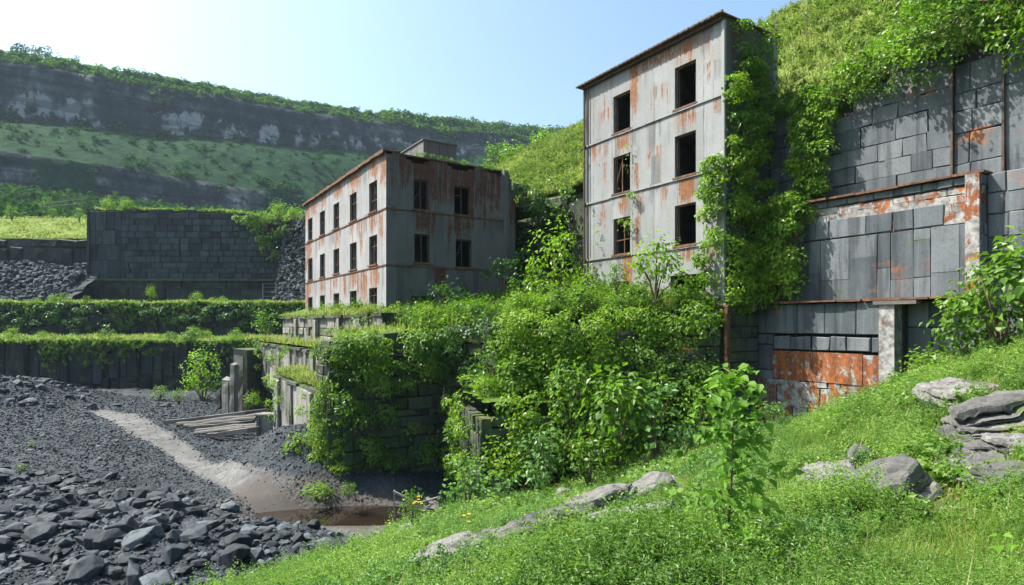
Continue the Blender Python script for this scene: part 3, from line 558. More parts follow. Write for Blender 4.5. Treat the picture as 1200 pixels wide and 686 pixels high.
def streaks(lst):
    def f(U, V):
        r = np.zeros_like(U)
        for (uc, vt, w, ln, st) in lst:
            wv = w*(1+.5*fbm(V*1.7+uc, V*0+uc, 3, 61)); c = uc+.12*fbm(V*.8, V*0+uc*3, 3, 62)
            r = np.maximum(r, st*sst(wv, wv*.45, np.abs(U-c))*sst(vt+.05, vt-.02, V)*(1-sst(.35*ln, ln, vt-V)))
        return r
    return f
def window_bits(parent, o, eu, inn, a, b, c, d, seed, style='frame', mat='steel'):
    """what is left of a window: a rusty frame, a bent bar or two"""
    r = random.Random(seed); o = np.array(o, float); eu = np.array(eu, float); inn = np.array(inn, float)
    def P(u, v, w=.16): return tuple(o+u*eu+w*inn+np.array((0, 0, v)))
    g = G(); k = .07
    for (p, q) in ((P(a+.04, c+.03), P(b-.04, c+.03)), (P(a+.04, d-.04), P(b-.04, d-.04)), (P(a+.04, c), P(a+.04, d)), (P(b-.04, c), P(b-.04, d))): g.bar(p, q, k, k)
    if style != 'open':
        m_ = a+(b-a)*r.uniform(.42, .58); g.bar(P(m_, c), P(m_+r.uniform(-.03, .03), d), .05, .05)
        if r.random() < .7: h = c+(d-c)*r.uniform(.35, .7); g.bar(P(a, h), P(b if r.random() < .5 else m_, h+r.uniform(-.05, .05)), .045, .045)
        if r.random() < .5: g.bar(P(a, c+r.uniform(.2, .5)), P(m_, d-r.uniform(.1, .6)), .05, .03)
    ob = g.build('window', MAT[mat], parent)
    s = G(); s.bar(P(a-.08, c-.05, .02), P(b+.08, c-.05, .02), .22, .09); s.build('sill', MAT['rust_dark'], ob)
    return ob

r9 = random.Random(79); drip = streaks([(r9.uniform(.1, 19), r9.choice([13.6, 10.3, 10.3, 7, 7, 3.6, 8.5, 12]), r9.uniform(.08, .5), r9.uniform(.8, 3.4), r9.uniform(.4, .95)) for _ in range(95)])
# --- left building: two storeys of rusty sheeting, rooms open to the weather
t = thing('abandoned_building', 'derelict lower block of rust streaked sheeting, roof box on top', 'building', W(52.8, 12.8, 0), ROT)
LB, DB, HB = 19.1, 8.2, 10.25
wx = [52.8-s for s in (51.2, 47.5, 43.75, 39.85, 35.95)]
op = []
for x in wx:
    for z0, z1 in ((7.0, 8.85), (3.7, 5.5), (.85, 2.25)): op.append((x-.72, x+.72, z0, z1))
rst = [(x+random.uniform(-.3, .3), z, random.uniform(.6, 1.0), random.uniform(1.2, 2.0), random.uniform(.55, .95)) for x in wx for z in (6.95, 3.65)]
rst += [(.6, 10, 1.2, 3, .8), (1.0, 6.7, 1.2, 3.2, .85), (.8, 3.4, 1, 3, .9), (2.6, 10.2, 1.2, 1.6, .75), (5.8, 10.2, .9, 1.4, .7), (9.4, 10.2, 1.5, 1.5, .8), (13.2, 10.2, 1.2, 1.5, .75), (17.0, 10.2, 1.3, 1.5, .7), (18.6, 10.2, .7, 2.6, .8), (15.0, 3.5, .9, 2.8, .85), (16.9, 3.5, .5, 2.6, .6), (11.2, 3.3, .7, 2.2, .6)]
r9 = random.Random(77); rst += [(r9.uniform(.3, 18.8), r9.choice([10.2, 10.2, 6.85, 6.85, 3.5]), r9.uniform(.12, .55), r9.uniform(1.0, 3.2), r9.uniform(.35, .8)) for _ in range(40)]
f = facade((0, 0, 0), (1, 0, 0), (0, 1, 0), LB, -.5, HB, op, streaks(rst), lambda U, V: drip(U, V)+.45*sst(9.2, 10.2, V)+.4*sst(1.5, 0, V)+.3*sst(.25, 0, np.abs(V-6.85))+.3*sst(.25, 0, np.abs(V-3.5)))
f.build('sheeted_wall', MAT['sheet_white'], t)
op2 = [(1.75, 2.75, 7.0, 8.8), (4.5, 5.65, 6.95, 8.75), (1.8, 2.8, 3.75, 5.5), (4.6, 5.75, 3.6, 5.4), (1.6, 3.2, -.3, 1.7)]
r2 = [(2.9, 10.2, 2.0, 3.4, .95), (5.2, 10.2, 1.9, 3.2, .95), (7.2, 10.2, 1.1, 3.6, .85), (1.2, 10.2, .7, 2.8, .7), (2.3, 6.9, .8, 1.6, .85), (5.1, 6.8, .75, 1.7, .9), (6.2, 10, .45, 4.4, .7), (3.3, 10.2, .4, 4.2, .7)]
r2 += [(r9.uniform(.3, 8), r9.choice([10.2, 6.85, 8.5, 3.5]), r9.uniform(.12, .5), r9.uniform(1.2, 4), r9.uniform(.35, .75)) for _ in range(16)]
f2 = facade((LB, 0, 0), (0, 1, 0), (-1, 0, 0), DB, -.5, HB, op2, streaks(r2), topf=lambda u: HB-.25+.5*fbm(u*1.3, u*0, 4, 65)+.18*np.sin(u*2.2), dirt=lambda U, V: drip(U, V)+.55*sst(8.2, 10.2, V)+.5*sst(2.5, 0, V)+.35*sst(.25, 0, np.abs(V-6.85))+.35*sst(.25, 0, np.abs(V-3.5)))
f2.build('concrete_wall', MAT['conc_grey'], t)
for i, (a, b, c, d) in enumerate(op): window_bits(t, (0, 0, 0), (1, 0, 0), (0, 1, 0), a, b, c, d, i)
for i, (a, b, c, d) in enumerate(op2[:4]): window_bits(t, (LB, 0, 0), (0, 1, 0), (-1, 0, 0), a, b, c, d, 40+i)
g = G(); g.box(-.05, LB+.08, DB-.02, DB+.3, -.5, HB-.02); g.box(-.0, .3, .02, DB, -.5, HB-.02); g.build('back_wall', MAT['conc_grey'], t)
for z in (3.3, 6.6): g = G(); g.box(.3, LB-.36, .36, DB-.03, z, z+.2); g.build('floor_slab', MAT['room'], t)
g = G(); g.box(.3, LB-.4, 4.2, 4.35, -.5, HB-.3)
for x in (4.3, 8.0, 11.9, 15.6): g.box(x, x+.15, .38, 4.18, -.5, HB-.3)
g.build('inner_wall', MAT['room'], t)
for z in (3.5, 6.85): g = G(); g.box(-.04, LB+.06, -.05, -.003, z-.035, z+.035); g.box(LB+.003, LB+.05, -.05, DB, z-.035, z+.035); g.build('floor_band', MAT['rust_dark'], t)
g = G(); g.box(-.2, LB-.32, -.16, DB+.1, HB-.02, HB+.06); g.box(LB-.32, LB+.06, -.16, .9, HB-.02, HB+.06); rf = g.build('roof', MAT['rust_dark'], t)
g = G(); rr = random.Random(8); x = -.2
while x < LB: w = rr.uniform(.5, 1.1); g.box(x, min(x+w-.015, LB+.08), -.23, -.165, HB-.08-rr.uniform(0, .07), HB+.09+rr.uniform(-.03, .03)); x += w
g.build('fascia', MAT['rust_dark'], rf)
g = G(); blocks(g, 0, 4.2, 0, 2.55, (2.5, 2.6), (.9, 1.4), depth=.3, jit=.03, rs=random.Random(3))
ph = G()
for V, fc in zip(g.v, g.f4): pass
V = np.concatenate(g.v); F4 = np.concatenate(g.f4); ph.add(V+np.array((10.0, 4.6, HB+.13)), F4)
V2 = V.copy(); V2[:, 0] = 10.0+4.2-V[:, 1]; V2[:, 1] = 4.6+V[:, 0]*.62; V2[:, 2] += HB+.13; ph.add(V2, F4)
ph.box(10.15, 13.9, 4.9, 7.1, HB+.13, HB+2.6); ph.box(9.95, 14.25, 4.52, 7.25, HB+2.66, HB+2.74); po = ph.build('roof_box', MAT['conc_grey'], t)

# ruined end of the left building
t = thing('ruined_wall', 'broken rusty wall remnant beside the left building with one ragged opening', 'ruin', W(33.7, 21.0, 0), ROT)
topr = lambda u: 9.6-.55*u+.5*np.sin(u*5)+.9*fbm(u*1.7, u*0, 3, 63)*2
f = facade((0, 0, 0), (0, 1, 0), (-1, 0, 0), 4.4, -.5, 10, [(.9, 2.9, 3.4, 7.9), (2.0, 3.2, .4, 2.4)], streaks([(1.5, 9.5, 1.4, 5, .8), (3.4, 8.3, 1, 5, .8)]), lambda U, V: .5+.4*sst(6, 9, V), topf=topr, res=.14)
f.build('concrete_wall', MAT['conc_grey'], t)
g = G(); g.box(-6, -.1, 4.2, 4.5, -.5, 7.2); g.box(-6, -5.7, .3, 4.2, -.5, 8.4); g.box(-5.6, -.4, .3, 4.1, 3.0, 3.2); g.box(-6, -.25, .1, 4.4, 8.0, 8.2); g.build('inner_wall', MAT['room'], t)

# --- right tall building
t = thing('abandoned_building', 'tall pale grey concrete tower with a rusty roof edge, taller of the two', 'building', W(26.9, 22.3, 0), ROT)
LT, DT, HT = 9.65, 3.6, 13.7
op = []
for z0, z1 in ((10.38, 12.4), (7.08, 9.08), (3.76, 5.72)): op += [(2.42, 3.72, z0, z1), (6.78, 8.06, z0, z1)]
op += [(2.2, 3.6, -.3, 2.3), (6.5, 8.6, 1.55, 2.35)]
rst = [(4.05, 13.6, .5, 3.3, .95), (5.6, 13.6, 2.2, .9, .75), (7.5, 13.5, 1.2, 1.0, .6), (7.4, 7.0, .75, 1.7, .95), (6.1, 6.9, .25, 1.6, .7), (7.5, 10.3, .8, 1.3, .7), (3.1, 10.3, .6, 1.3, .85), (3.2, 7.0, .6, 1.4, .7), (4.2, 5.6, .3, 2.5, .75), (3.5, 3.6, .5, 3.0, .85), (7.6, 3.7, .6, .9, .8), (9.2, 10.1, .3, .8, .6), (4.2, 8.4, .22, 3.0, .6), (8.9, 3.5, .3, 1.0, .5)]
r9 = random.Random(78); rst += [(r9.uniform(.2, 9.5), r9.choice([13.4, 10.2, 6.9, 3.6, 9, 12]), r9.uniform(.06, .3), r9.uniform(.6, 2.6), r9.uniform(.3, .65)) for _ in range(34)]
f = facade((0, 0, 0), (1, 0, 0), (0, 1, 0), LT, -1, HT, op, streaks(rst), lambda U, V: drip(U, V)+.42*sst(12.8, 13.7, V)+.45*sst(2.6, .5, V)+.36*sst(.3, 0, np.abs(V-10.25))+.36*sst(.3, 0, np.abs(V-6.95))+.36*sst(.3, 0, np.abs(V-3.65))+.3*sst(.5, 0, U))
f.build('concrete_wall', MAT['conc_pale'], t)
op2 = [(1.2, 2.4, 10.6, 12.5)]
f = facade((LT, 0, 0), (0, 1, 0), (-1, 0, 0), DT, -4.6, HT, op2, streaks([(2.6, 10.5, .7, 2, .8), (.8, 13.6, .6, 2, .6)]), lambda U, V: .5*sst(11, 13.5, V)+.4)
f.build('side_wall', MAT['conc_grey'], t)
st = ['open', 'open', 'frame', 'open', 'frame', 'open']
for i, (a, b, c, d) in enumerate(op[:6]): window_bits(t, (0, 0, 0), (1, 0, 0), (0, 1, 0), a, b, c, d, 70+i, st[i], 'rust_dark')
window_bits(t, (LT, 0, 0), (0, 1, 0), (-1, 0, 0), *op2[0], 90, 'open', 'rust_dark')
g = G(); g.box(-.02, LT+.02, DT-.02, DT+.3, -1, HT-.02); g.box(0, .3, .04, DT-.03, -1, HT-.02); g.build('back_wall', MAT['conc_pale'], t)
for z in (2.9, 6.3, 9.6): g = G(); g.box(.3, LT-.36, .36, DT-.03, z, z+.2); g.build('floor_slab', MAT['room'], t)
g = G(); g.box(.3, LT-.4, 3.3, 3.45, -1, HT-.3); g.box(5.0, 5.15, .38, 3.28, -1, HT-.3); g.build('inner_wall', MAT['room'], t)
g = G(); g.box(0, LT-.02, -.55, -.1, -1.0, .5)   # foot of the front wall below the weeds
g.build('plinth', MAT['mossy_dark'], t)
for z in (10.25, 6.95, 3.65):
    g = G(); rr = random.Random(int(z*10)); x = 0
    while x < LT: w = rr.uniform(1.2, 2.6); dz = rr.uniform(-.03, .03); g.box(x+.01, min(x+w-.01, LT), -.07, -.004, z-.05+dz, z+.045+dz); x += w
    g.build('floor_band', MAT['conc_pale'], t)
g = G(); g.box(-.3, LT+.15, -.38, DT+.3, HT, HT+.06); rf = g.build('roof', MAT['rust_dark'], t)
g = G(); x = -.34
while x < LT+.2: g.box(x, x+.105, -.44+.02*math.sin(x*30), -.38, HT+.01-random.uniform(0, .03), HT+.075); x += .125
g.build('corrugated_edge', MAT['steel'], rf)
g = G(); g.box(0, LT, -.2, -.004, HT-.16, HT-.03); g.build('eaves_beam', MAT['steel'], t)
g = G(); g.tube([(.1, -.12, HT-.2), (.1, -.12, 6), (.14, -.12, 0)], .07); g.tube([(.42, -.08, HT-.2), (.40, -.08, 8), (.42, -.08, 0)], .03, 5); g.build('drain_pipe', MAT['steel'], t)
g = G(); g.box(LT-.1, LT+.06, -.09, .05, -.3, HT-.2); g.build('corner_strip', MAT['steel_grey'], t)

# --- great slate faced wall on the right; local x = 17.2 - s, y = b
t = thing('slate_wall', 'huge slate block wall at right with rusty ledges and peeling patches', 'wall', W(17.2, 0, 0), ROT)
R = random.Random(21)
topw = lambda x: 9.35+.105*x+.25*math.sin(x*1.3)+.15*math.sin(x*3.7)
g = G(); blocks(g, -.5, 7.45, 5.2, 11.5, (.62, .92), (.7, 1.55), depth=.4, gap=.014, jit=.014, y=25.5, top=topw, rag=.25, rs=R, warp=.03, ch=.010)
blocks(g, 7.5, 8.98, 5.2, 11.5, (.6, 1.2), (.7, 1.5), depth=.4, gap=.014, jit=.01, y=25.5, top=topw, rag=.2, rs=R, warp=.03)
blocks(g, 9.03, 16.5, 5.2, 12, (.7, 1.2), (.8, 1.6), depth=.4, gap=.014, jit=.014, y=25.5, top=topw, rag=.25, rs=R, warp=.03, ch=.010)
g.build('upper_blocks', MAT['slate_block'], t)
g = G(); g.box(-.5, 16.5, 25.75, 26.1, -5, 9.0); g.box(4, 16.5, 25.76, 26.1, 9, 9.9); g.box(8.5, 16.5, 25.12, 25.74, -5, 5.2); g.box(-.2, 8.45, 25.0, 25.7, .9, 5.2); g.box(-.2, 6.2, 24.7, 25.6, -6, .85); g.build('core', MAT['joint'], t)
g = G(); blocks(g, -.2, 8.2, .98, 3.55, (.45, 1.25), (1.1, 2.6), depth=.3, gap=.016, jit=.012, y=24.8, vert=True, rs=R, warp=.012, ch=.01)
blocks(g, -.2, 8.2, 3.58, 4.35, (.7, .8), (.5, 1.5), depth=.3, gap=.028, jit=.02, y=24.8, rs=R, warp=.02, ch=.02, skip=lambda x, z, r: r.random() < .22)
blocks(g, -.2, 8.2, 4.9, 5.2, (.3, .31), (.5, 1.1), depth=.3, gap=.025, jit=.015, y=24.8, rs=R, warp=.02)
g.build('middle_panels', MAT['slate_block'], t)
g = G(); blocks(g, 1.2, 8.2, 3.58, 4.88, (.3, .5), (.5, 1.4), depth=.2, gap=.012, jit=.012, y=24.862, rs=R, warp=.03, ch=.01); g.build('peeling_band', MAT['rust_patch'], t)
for y0, xa, xb, z in ((24.45, 1.2, 8.75, 5.24), (24.0, -.3, 8.4, .93)):
    g = G(); x = xa
    while x < xb:
        w = R.uniform(.8, 2.2); x2 = min(x+w, xb); g.box(x+.008, x2-R.uniform(.008, .06), y0+R.uniform(.05, .22), 25.45, z-R.uniform(.01, .04), z+.04+R.uniform(0, .03)); x = x2
    g.build('ledge', MAT['rust_dark'], t)
g = G(); g.box(8.2, 8.62, 24.55, 25.2, 1.0, 5.2); pz = g.build('pilaster', MAT['rust_patch'], t); pz['label'] = 'corner post with flaking white paint above the upper ledge end'
g = G(); blocks(g, 0, .95, -3.5, 5.2, (.35, .8), (.4, .95), depth=.3, gap=.03, jit=.04, rs=R, warp=.03); V = np.concatenate(g.v); x, y = V[:, 0].copy(), V[:, 1].copy(); V[:, 0] = 8.62-y+.02; V[:, 1] = 24.62+x
g2 = G(); g2.add(V, np.concatenate(g.f4)); blocks(g2, 8.65, 16.5, -3.5, 5.2, (.5, .9), (.7, 1.4), depth=.3, gap=.03, jit=.03, y=25.1, rs=R, warp=.03); g2.build('recessed_blocks', MAT['slate_block'], t)
# lower storey
g = G(); blocks(g, .15, 5.55, -.42, .86, (1.25, 1.3), (.75, 1.35), depth=.3, gap=.022, jit=.02, y=24.3, rs=R, warp=.012)
blocks(g, 1.0, 5.55, -1.12, -.5, (.6, .62), (.6, 1.05), depth=.34, gap=.07, jit=.03, y=24.26, rs=R, warp=.03); blocks(g, .15, .98, -3.6, -.45, (1.0, 1.6), (.8, .9), depth=.3, gap=.03, jit=.02, y=24.32, rs=R)
g.build('lower_blocks', MAT['slate_block'], t)
g = G(); x = 1.0
while x < 5.5: w = R.uniform(.9, 1.5); g.box(x+.006, min(x+w, 5.55)-.006, 24.27+R.uniform(-.015, .015), 24.6, -2.42, -1.2+R.uniform(-.03, .03)); x += w
g.build('rust_sheet', MAT['rust_sheet'], t)
g = G(); blocks(g, .15, 5.55, -5.6, -2.44, (.5, .9), (.5, 1.3), depth=.3, gap=.012, jit=.012, y=24.3, rs=R, warp=.05, ch=.012); g.build('flaking_base', MAT['rust_patch'], t)
g = G(); g.box(5.57, 6.12, 24.1, 24.9, -4.5, .85); p2 = g.build('pilaster', MAT['white_post'], t); p2['label'] = 'white flaking post at the right end of the rusty sheet'
g = G(); g.box(5.4, 6.9, 24.0, 24.5, .74, .87); g.build('lintel', MAT['timber'], t)
g = G(); blocks(g, 6.15, 8.5, -4, .86, (1.1, 1.9), (.7, 1.5), depth=.3, gap=.04, jit=.03, y=25.0, rs=R); g.build('recessed_panels', MAT['slate_block'], t)
for x in (7.475, 9.005): g = G(); g.box(x-.035, x+.035, 25.38, 25.6, 5.25, 10.6); g.build('steel_rail', MAT['steel'], t)
t = thing('foundation_wall', 'dark stone foundation with a rusty corner post below the tall building', 'wall', W(17.15, 22.1, 0), ROT)
g = G(); blocks(g, 0, 2.1, -5, .7, (.4, .7), (.5, 1.1), depth=.4, gap=.035, jit=.03, rs=R); V = np.concatenate(g.v); x, y = V[:, 0].copy(), V[:, 1].copy(); V[:, 0] = -y+.3; V[:, 1] = x
g2 = G(); g2.add(V, np.concatenate(g.f4)); g2.build('stone_face', MAT['mossy_dark'], t)
g = G(); g.box(.2, .36, -.2, 0, -5, .75); g.build('corner_post', MAT['rust_dark'], t); g = G(); g.box(-.1, .42, -.22, 2.2, .75, .83); g.build('capping', MAT['rust_dark'], t)

# ------------------------------------------------------------------ rocks
def hull(seed, n=16, sq=(1, .75, .5), sub=0):
    r = np.random.default_rng(seed); p = r.normal(size=(n, 3)); p /= np.linalg.norm(p, axis=1)[:, None]; p = np.sign(p)*np.abs(p)**.7; p *= r.uniform(.75, 1, (n, 1))*np.array(sq)*.62
    bm = bmesh.new()
    for v in p: bm.verts.new(v)
    bmesh.ops.convex_hull(bm, input=bm.verts[:]); bmesh.ops.delete(bm, geom=[v for v in bm.verts if not v.link_faces], context='VERTS')
    if sub:
        bmesh.ops.bevel(bm, geom=bm.edges[:], offset=.018, segments=1, affect='EDGES'); bmesh.ops.triangulate(bm, faces=bm.faces[:])
        for _ in range(sub): bmesh.ops.subdivide_edges(bm, edges=bm.edges[:], cuts=1, use_grid_fill=True)
        for v in bm.verts:
            q = v.co*2.2+Vector((seed, 0, 0)); d = mnoise.fractal(q, 1, 2.1, 5)*.018-abs(mnoise.noise(Vector((q.x*1.1, q.y*1.1, q.z*4))))*.02
            v.co += v.co.normalized()*d
    bmesh.ops.triangulate(bm, faces=bm.faces[:]); bm.verts.index_update()
    V = np.array([v.co[:] for v in bm.verts]); T = np.array([[v.index for v in f.verts] for f in bm.faces]); bm.free(); return V, T
def slab(seed, w, d, h, sub=2):
    """a slate ledge: broken layers lying on each other, rough on every side"""
    r = np.random.default_rng(seed); bm = bmesh.new(); n = int(r.integers(6, 9)); an = np.sort(np.linspace(0, 6.283, n, endpoint=False)+r.uniform(-.35, .35, n)); rad = r.uniform(.72, 1.08, n); z = -h*.6
    for k in range(4):
        th = h*r.uniform(.25, .5); q = rad*r.uniform(.86, 1.08, n)*(1.06-.09*k); sx, sy = r.uniform(-.05, .05, 2); tilt = r.uniform(-.05, .05, 2)
        lo = [bm.verts.new(((math.cos(a)*p*1.03+sx)*w/2, (math.sin(a)*p*1.03+sy)*d/2, z)) for a, p in zip(an, q)]
        hi = [bm.verts.new(((math.cos(a)*p*.95+sx)*w/2, (math.sin(a)*p*.95+sy)*d/2, z+th+tilt[0]*math.cos(a)*w+tilt[1]*math.sin(a)*d)) for a, p in zip(an, q)]
        bm.faces.new(hi); bm.faces.new(lo[::-1])
        for i in range(n): bm.faces.new((lo[i], lo[(i+1) % n], hi[(i+1) % n], hi[i]))
        z += th*.92
        if z > h*.5: break
    bmesh.ops.bevel(bm, geom=bm.edges[:], offset=min(w, d)*.025, segments=1, affect='EDGES'); bmesh.ops.triangulate(bm, faces=bm.faces[:])
    for _ in range(sub+1):
        bmesh.ops.subdivide_edges(bm, edges=[e for e in bm.edges if e.calc_length() > .09], cuts=1)
        bmesh.ops.triangulate(bm, faces=bm.faces[:])
    for v in bm.verts:
        q = v.co*1.9+Vector((seed*1.7, 0, 0)); f_ = mnoise.fractal(q, .9, 2.2, 5)*.05; cr = abs(mnoise.noise(Vector((q.x*1.3+q.y*.6, q.y*1.1, seed)))); v.co += Vector((mnoise.noise(q*3)*.02, mnoise.noise(q*3+Vector((9, 0, 0)))*.02, f_-(.05 if cr < .035 else 0)))
    bm.verts.index_update(); V = np.array([v.co[:] for v in bm.verts]); T = np.array([[v.index for v in f.verts] for f in bm.faces]); bm.free(); return V, T
def rotz(a): c, s = np.cos(a), np.sin(a); z = np.zeros_like(a); o = np.ones_like(a); return np.stack([np.stack([c, -s, z], -1), np.stack([s, c, z], -1), np.stack([z, z, o], -1)], -2)
def rotx(a): c, s = np.cos(a), np.sin(a); z = np.zeros_like(a); o = np.ones_like(a); return np.stack([np.stack([o, z, z], -1), np.stack([z, c, -s], -1), np.stack([z, s, c], -1)], -2)
def scatter(g, tpl, P, size, tilt=.5, yaw=None):
    """copies of a template shape merged into g"""
    V, T = tpl; n = len(P)
    if n == 0: return
    R_ = rotz(rng.uniform(0, 6.28, n) if yaw is None else yaw)@rotx(rng.uniform(-tilt, tilt, n)); size = np.asarray(size); size = size[:, None] if size.ndim == 1 else size
    out = np.einsum('nij,vj->nvi', R_, V)*size[:, None, :]+np.asarray(P)[:, None, :]
    g.add(out.reshape(-1, 3), f3=(T[None]+(np.arange(n)*len(V))[:, None, None]).reshape(-1, 3))
def inview(P, m=1.12):
    P = np.asarray(P); t = np.maximum(P[:, 1], .1); x = 600+F*P[:, 0]/t; y = 380-F*P[:, 2]/t
    return (P[:, 1] > 1) & (np.abs(x-600) < 600*m) & (y < 343+343*m) & (y > 343-343*m)

tpls = [hull(i, 14+i % 4, (1, random.Random(i).uniform(.6, .9), random.Random(i+50).uniform(.35, .7))) for i in range(9)]
n = 34000; X = rng.uniform(-75, -2.5, n*3); Y = rng.uniform(15.5, 72, n*3)
dn = .05+.75*sst(-.02, .3, fbm(X*.2, Y*.2, 3, 70))*sst(36, 22, Y)+.3*sst(.12, .3, fbm(X*.15+5, Y*.15, 3, 73))+.75*np.exp(-((X+52)/10)**2-((Y-58)/9)**2)+.75*bump2(X, Y, -13, 21, 9, 4.5, 1)+.6*bump2(X, Y, -24, 27, 7, 4, 1)
dn *= sst(.85, 1.35, path_d(X, Y)+.35*fbm(X*.8, Y*.8, 3, 71))*sst(.9, 1.5, puddle_d(X, Y)); b_ = X*B[0]+Y*B[1]; s_ = X*A[0]+Y*A[1]
ok = (rng.random(n*3) < dn) & ~((b_ > 7.2) & (s_ > 28)) & ~((b_ > 9.5)) & (X > -75+0*X); X = X[ok]; Y = Y[ok]
sz = .08+.24*rng.random(len(X))**3+.75*rng.random(len(X))**14*(dn[ok] > .3)+.12*(rng.random(len(X)) < .2)*(dn[ok] > .4)
cull = rng.random(len(X)) < np.clip(sz*60/np.hypot(X, Y)*1.2, .12, 1); X, Y, sz = X[cull], Y[cull], sz[cull]
ok = ~((np.abs(X-slope_z(X, Y)*0-X) > 1)) & (slope_z(X, Y) < pit_z(X, Y)+.35); X, Y, sz = X[ok], Y[ok], sz[ok]
P = np.c_[X, Y, pit_z(X, Y)+sz*.08]
big = np.argsort(-(sz/np.hypot(X, Y))*inview(P, 1.0))[:300]; rest = np.ones(len(X), bool); rest[big] = False
meshes = []
for i in range(9): tp = hull(i, 16+i % 4, (1, random.Random(i).uniform(.65, .95), random.Random(i+50).uniform(.45, .75)), 1); g = G(); g.add(tp[0], f3=tp[1]); meshes.append(g.mesh('slate_rock', MAT['rubble']))
for j, i in enumerate(big):
    o = bpy.data.objects.new('slate_rock', meshes[j % 9]); COL.objects.link(o); o.location = P[i]; k = float(sz[i])*1.15; o.scale = (k, k*random.uniform(.7, 1.1), k*random.uniform(.7, 1.1)); o.rotation_euler = (random.uniform(-.4, .4), random.uniform(-.4, .4), random.uniform(0, 6.28))
    tag(o, 'angular blue grey slate rock lying loose in the rubble of the quarry floor', 'rock', 'larger loose rocks in the slate rubble'); o['kind'] = 'thing'
g = G(); idx = np.where(rest)[0]
for k, tp in enumerate(tpls): q = idx[k::9]; scatter(g, tp, P[q], sz[q]*1.25, .6)
# fine gravel, denser close by and on the banks
n = 120000; X = rng.uniform(-60, -2.5, n); Y = 15.5+50*rng.random(n)**1.7; b_ = X*B[0]+Y*B[1]; s_ = X*A[0]+Y*A[1]
ok = (np.maximum(sst(.7, 1.3, path_d(X, Y)+.7*fbm(X*.9, Y*.9, 4, 72)), .07) > rng.random(n)) & (puddle_d(X, Y) > 1) & ~((b_ > 7.6) & (s_ > 28)) & (b_ < 9.5); X, Y = X[ok], Y[ok]
ok = (slope_z(X, Y) < pit_z(X, Y)+.1); X, Y = X[ok], Y[ok]; sg = (.05+.07*rng.random(len(X)))*np.clip(Y/24, 1, 2.0); onp = rng.random(len(X)) < .0; P = np.c_[X, Y, pit_z(X, Y)+.01]
tiny = [hull(90+i, 8, (1, .8, .6)) for i in range(4)]
for k in range(4): scatter(g, tiny[k], P[k::4], sg[k::4], .8)
# loose slate on the two scree banks of the benches
for (p0, p1, q0, q1, n) in (((-100, 92.6, 3.2), (-70.6, 92.6, 3.5), (-100, 101.5, 11.2), (-70.8, 102, 10.2), 1500), ((-38, 95.5, 3.4), (-24, 85, 3.4), (-38, 101, 18), (-24, 91, 17), 1300)):
    u = rng.random((n, 1)); v = rng.random((n, 1)); p0, p1, q0, q1 = map(np.array, (p0, p1, q0, q1)); P = (p0*(1-u)+p1*u)*(1-v)+(q0*(1-u)+q1*u)*v; P[:, 1] -= .5
    scatter(g, tpls[0], P[::2], .35+.9*rng.random(len(P[::2]))**3, .8); scatter(g, tpls[4], P[1::2], .35+.9*rng.random(len(P[1::2]))**3, .8)
kind(g.build('rubble', MAT['rubble']), 'stuff', 'dark slate rubble and gravel covering the quarry floor and banks')

def on_slope(px, py):
    t = np.arange(2.5, 40, .04); z = (380-py)/F*t; x = (px-600)/F*t; k = np.argmax(z < slope_z(x, t)); return (x[k], t[k], float(slope_z(x[k], t[k])))
# boulders and rock ledges in the grass slope: (px, py, width, depth, height, yaw, tilt x, tilt y, label)
BOULD = [(1040, 585, 1.55, 1.0, .5, .5, -.12, -.32, 'large flat grey boulder tilted in the weeds, the nearest block on the slope'),
         (975, 572, 1.2, .8, .45, .4, -.1, -.25, 'grey boulder with a pale knob just left of the large flat boulder'),
         (1008, 548, .5, .4, .4, 1.2, .2, .1, 'small rounded pale stone perched behind the two flat boulders'),
         (1165, 500, 2.2, .9, .55, .35, -.1, -.2, 'long pale rock slab lying below the brown bare bank at right'),
         (1150, 538, 1.1, .8, .35, .2, -.1, -.1, 'broken pale slab under the long slab at right'),
         (1190, 532, .9, .7, .35, .8, -.1, -.1, 'cracked light rock at the right picture edge under the long slab'),
         (1110, 520, .6, .5, .3, .8, .1, -.2, 'small flat stone left of the broken pale slab'),
         (1190, 405, 1.4, 1.0, .6, .4, 0, -.2, 'brownish rock high on the bank beside the shrubs by the wall'),
         (1120, 470, 1.6, 1.1, .5, .5, 0, -.25, 'brown earthy rock hump above the long pale slab'),
         (760, 585, 1.6, .8, .4, .45, -.1, -.25, 'grey ledge block at the upper end of the rock band'),
         (700, 604, 1.9, .9, .45, .5, -.15, -.25, 'long grey ledge block in the middle of the rock band'),
         (735, 628, 1.5, .8, .35, .3, -.15, -.2, 'flat grey slab below the middle of the rock band'),
         (655, 628, 1.4, .8, .4, .4, -.1, -.2, 'grey ledge block left of the yellow flowers'),
         (590, 652, 1.5, .8, .45, .5, -.1, -.25, 'pale rock shelf near the lower end of the rock band'),
         (530, 675, 1.4, .8, .45, .5, -.1, -.25, 'lowest pale rock of the band, at the bottom picture edge'),
         (470, 640, 1.3, .7, .4, .9, -.1, -.3, 'pale rock rib at the foot of the slope above the rubble'),
         (660, 596, .6, .5, .5, .9, .1, .1, 'small whitish stone by the bushes under the bastion'),
         (1135, 556, 1.0, .8, .3, .3, -.1, -.1, 'low flat slab at the lower left of the right rock outcrop'),
         (1178, 566, 1.1, .8, .3, .6, -.1, -.15, 'low flat slab at the bottom of the right rock outcrop'),
         (1150, 515, .9, .7, .3, .2, -.1, -.1, 'cracked slab in the middle of the right rock outcrop'),
         (905, 684, .7, .5, .3, .2, 0, -.1, 'small grey stone half hidden at the bottom edge right of the sapling')]
keepout = []
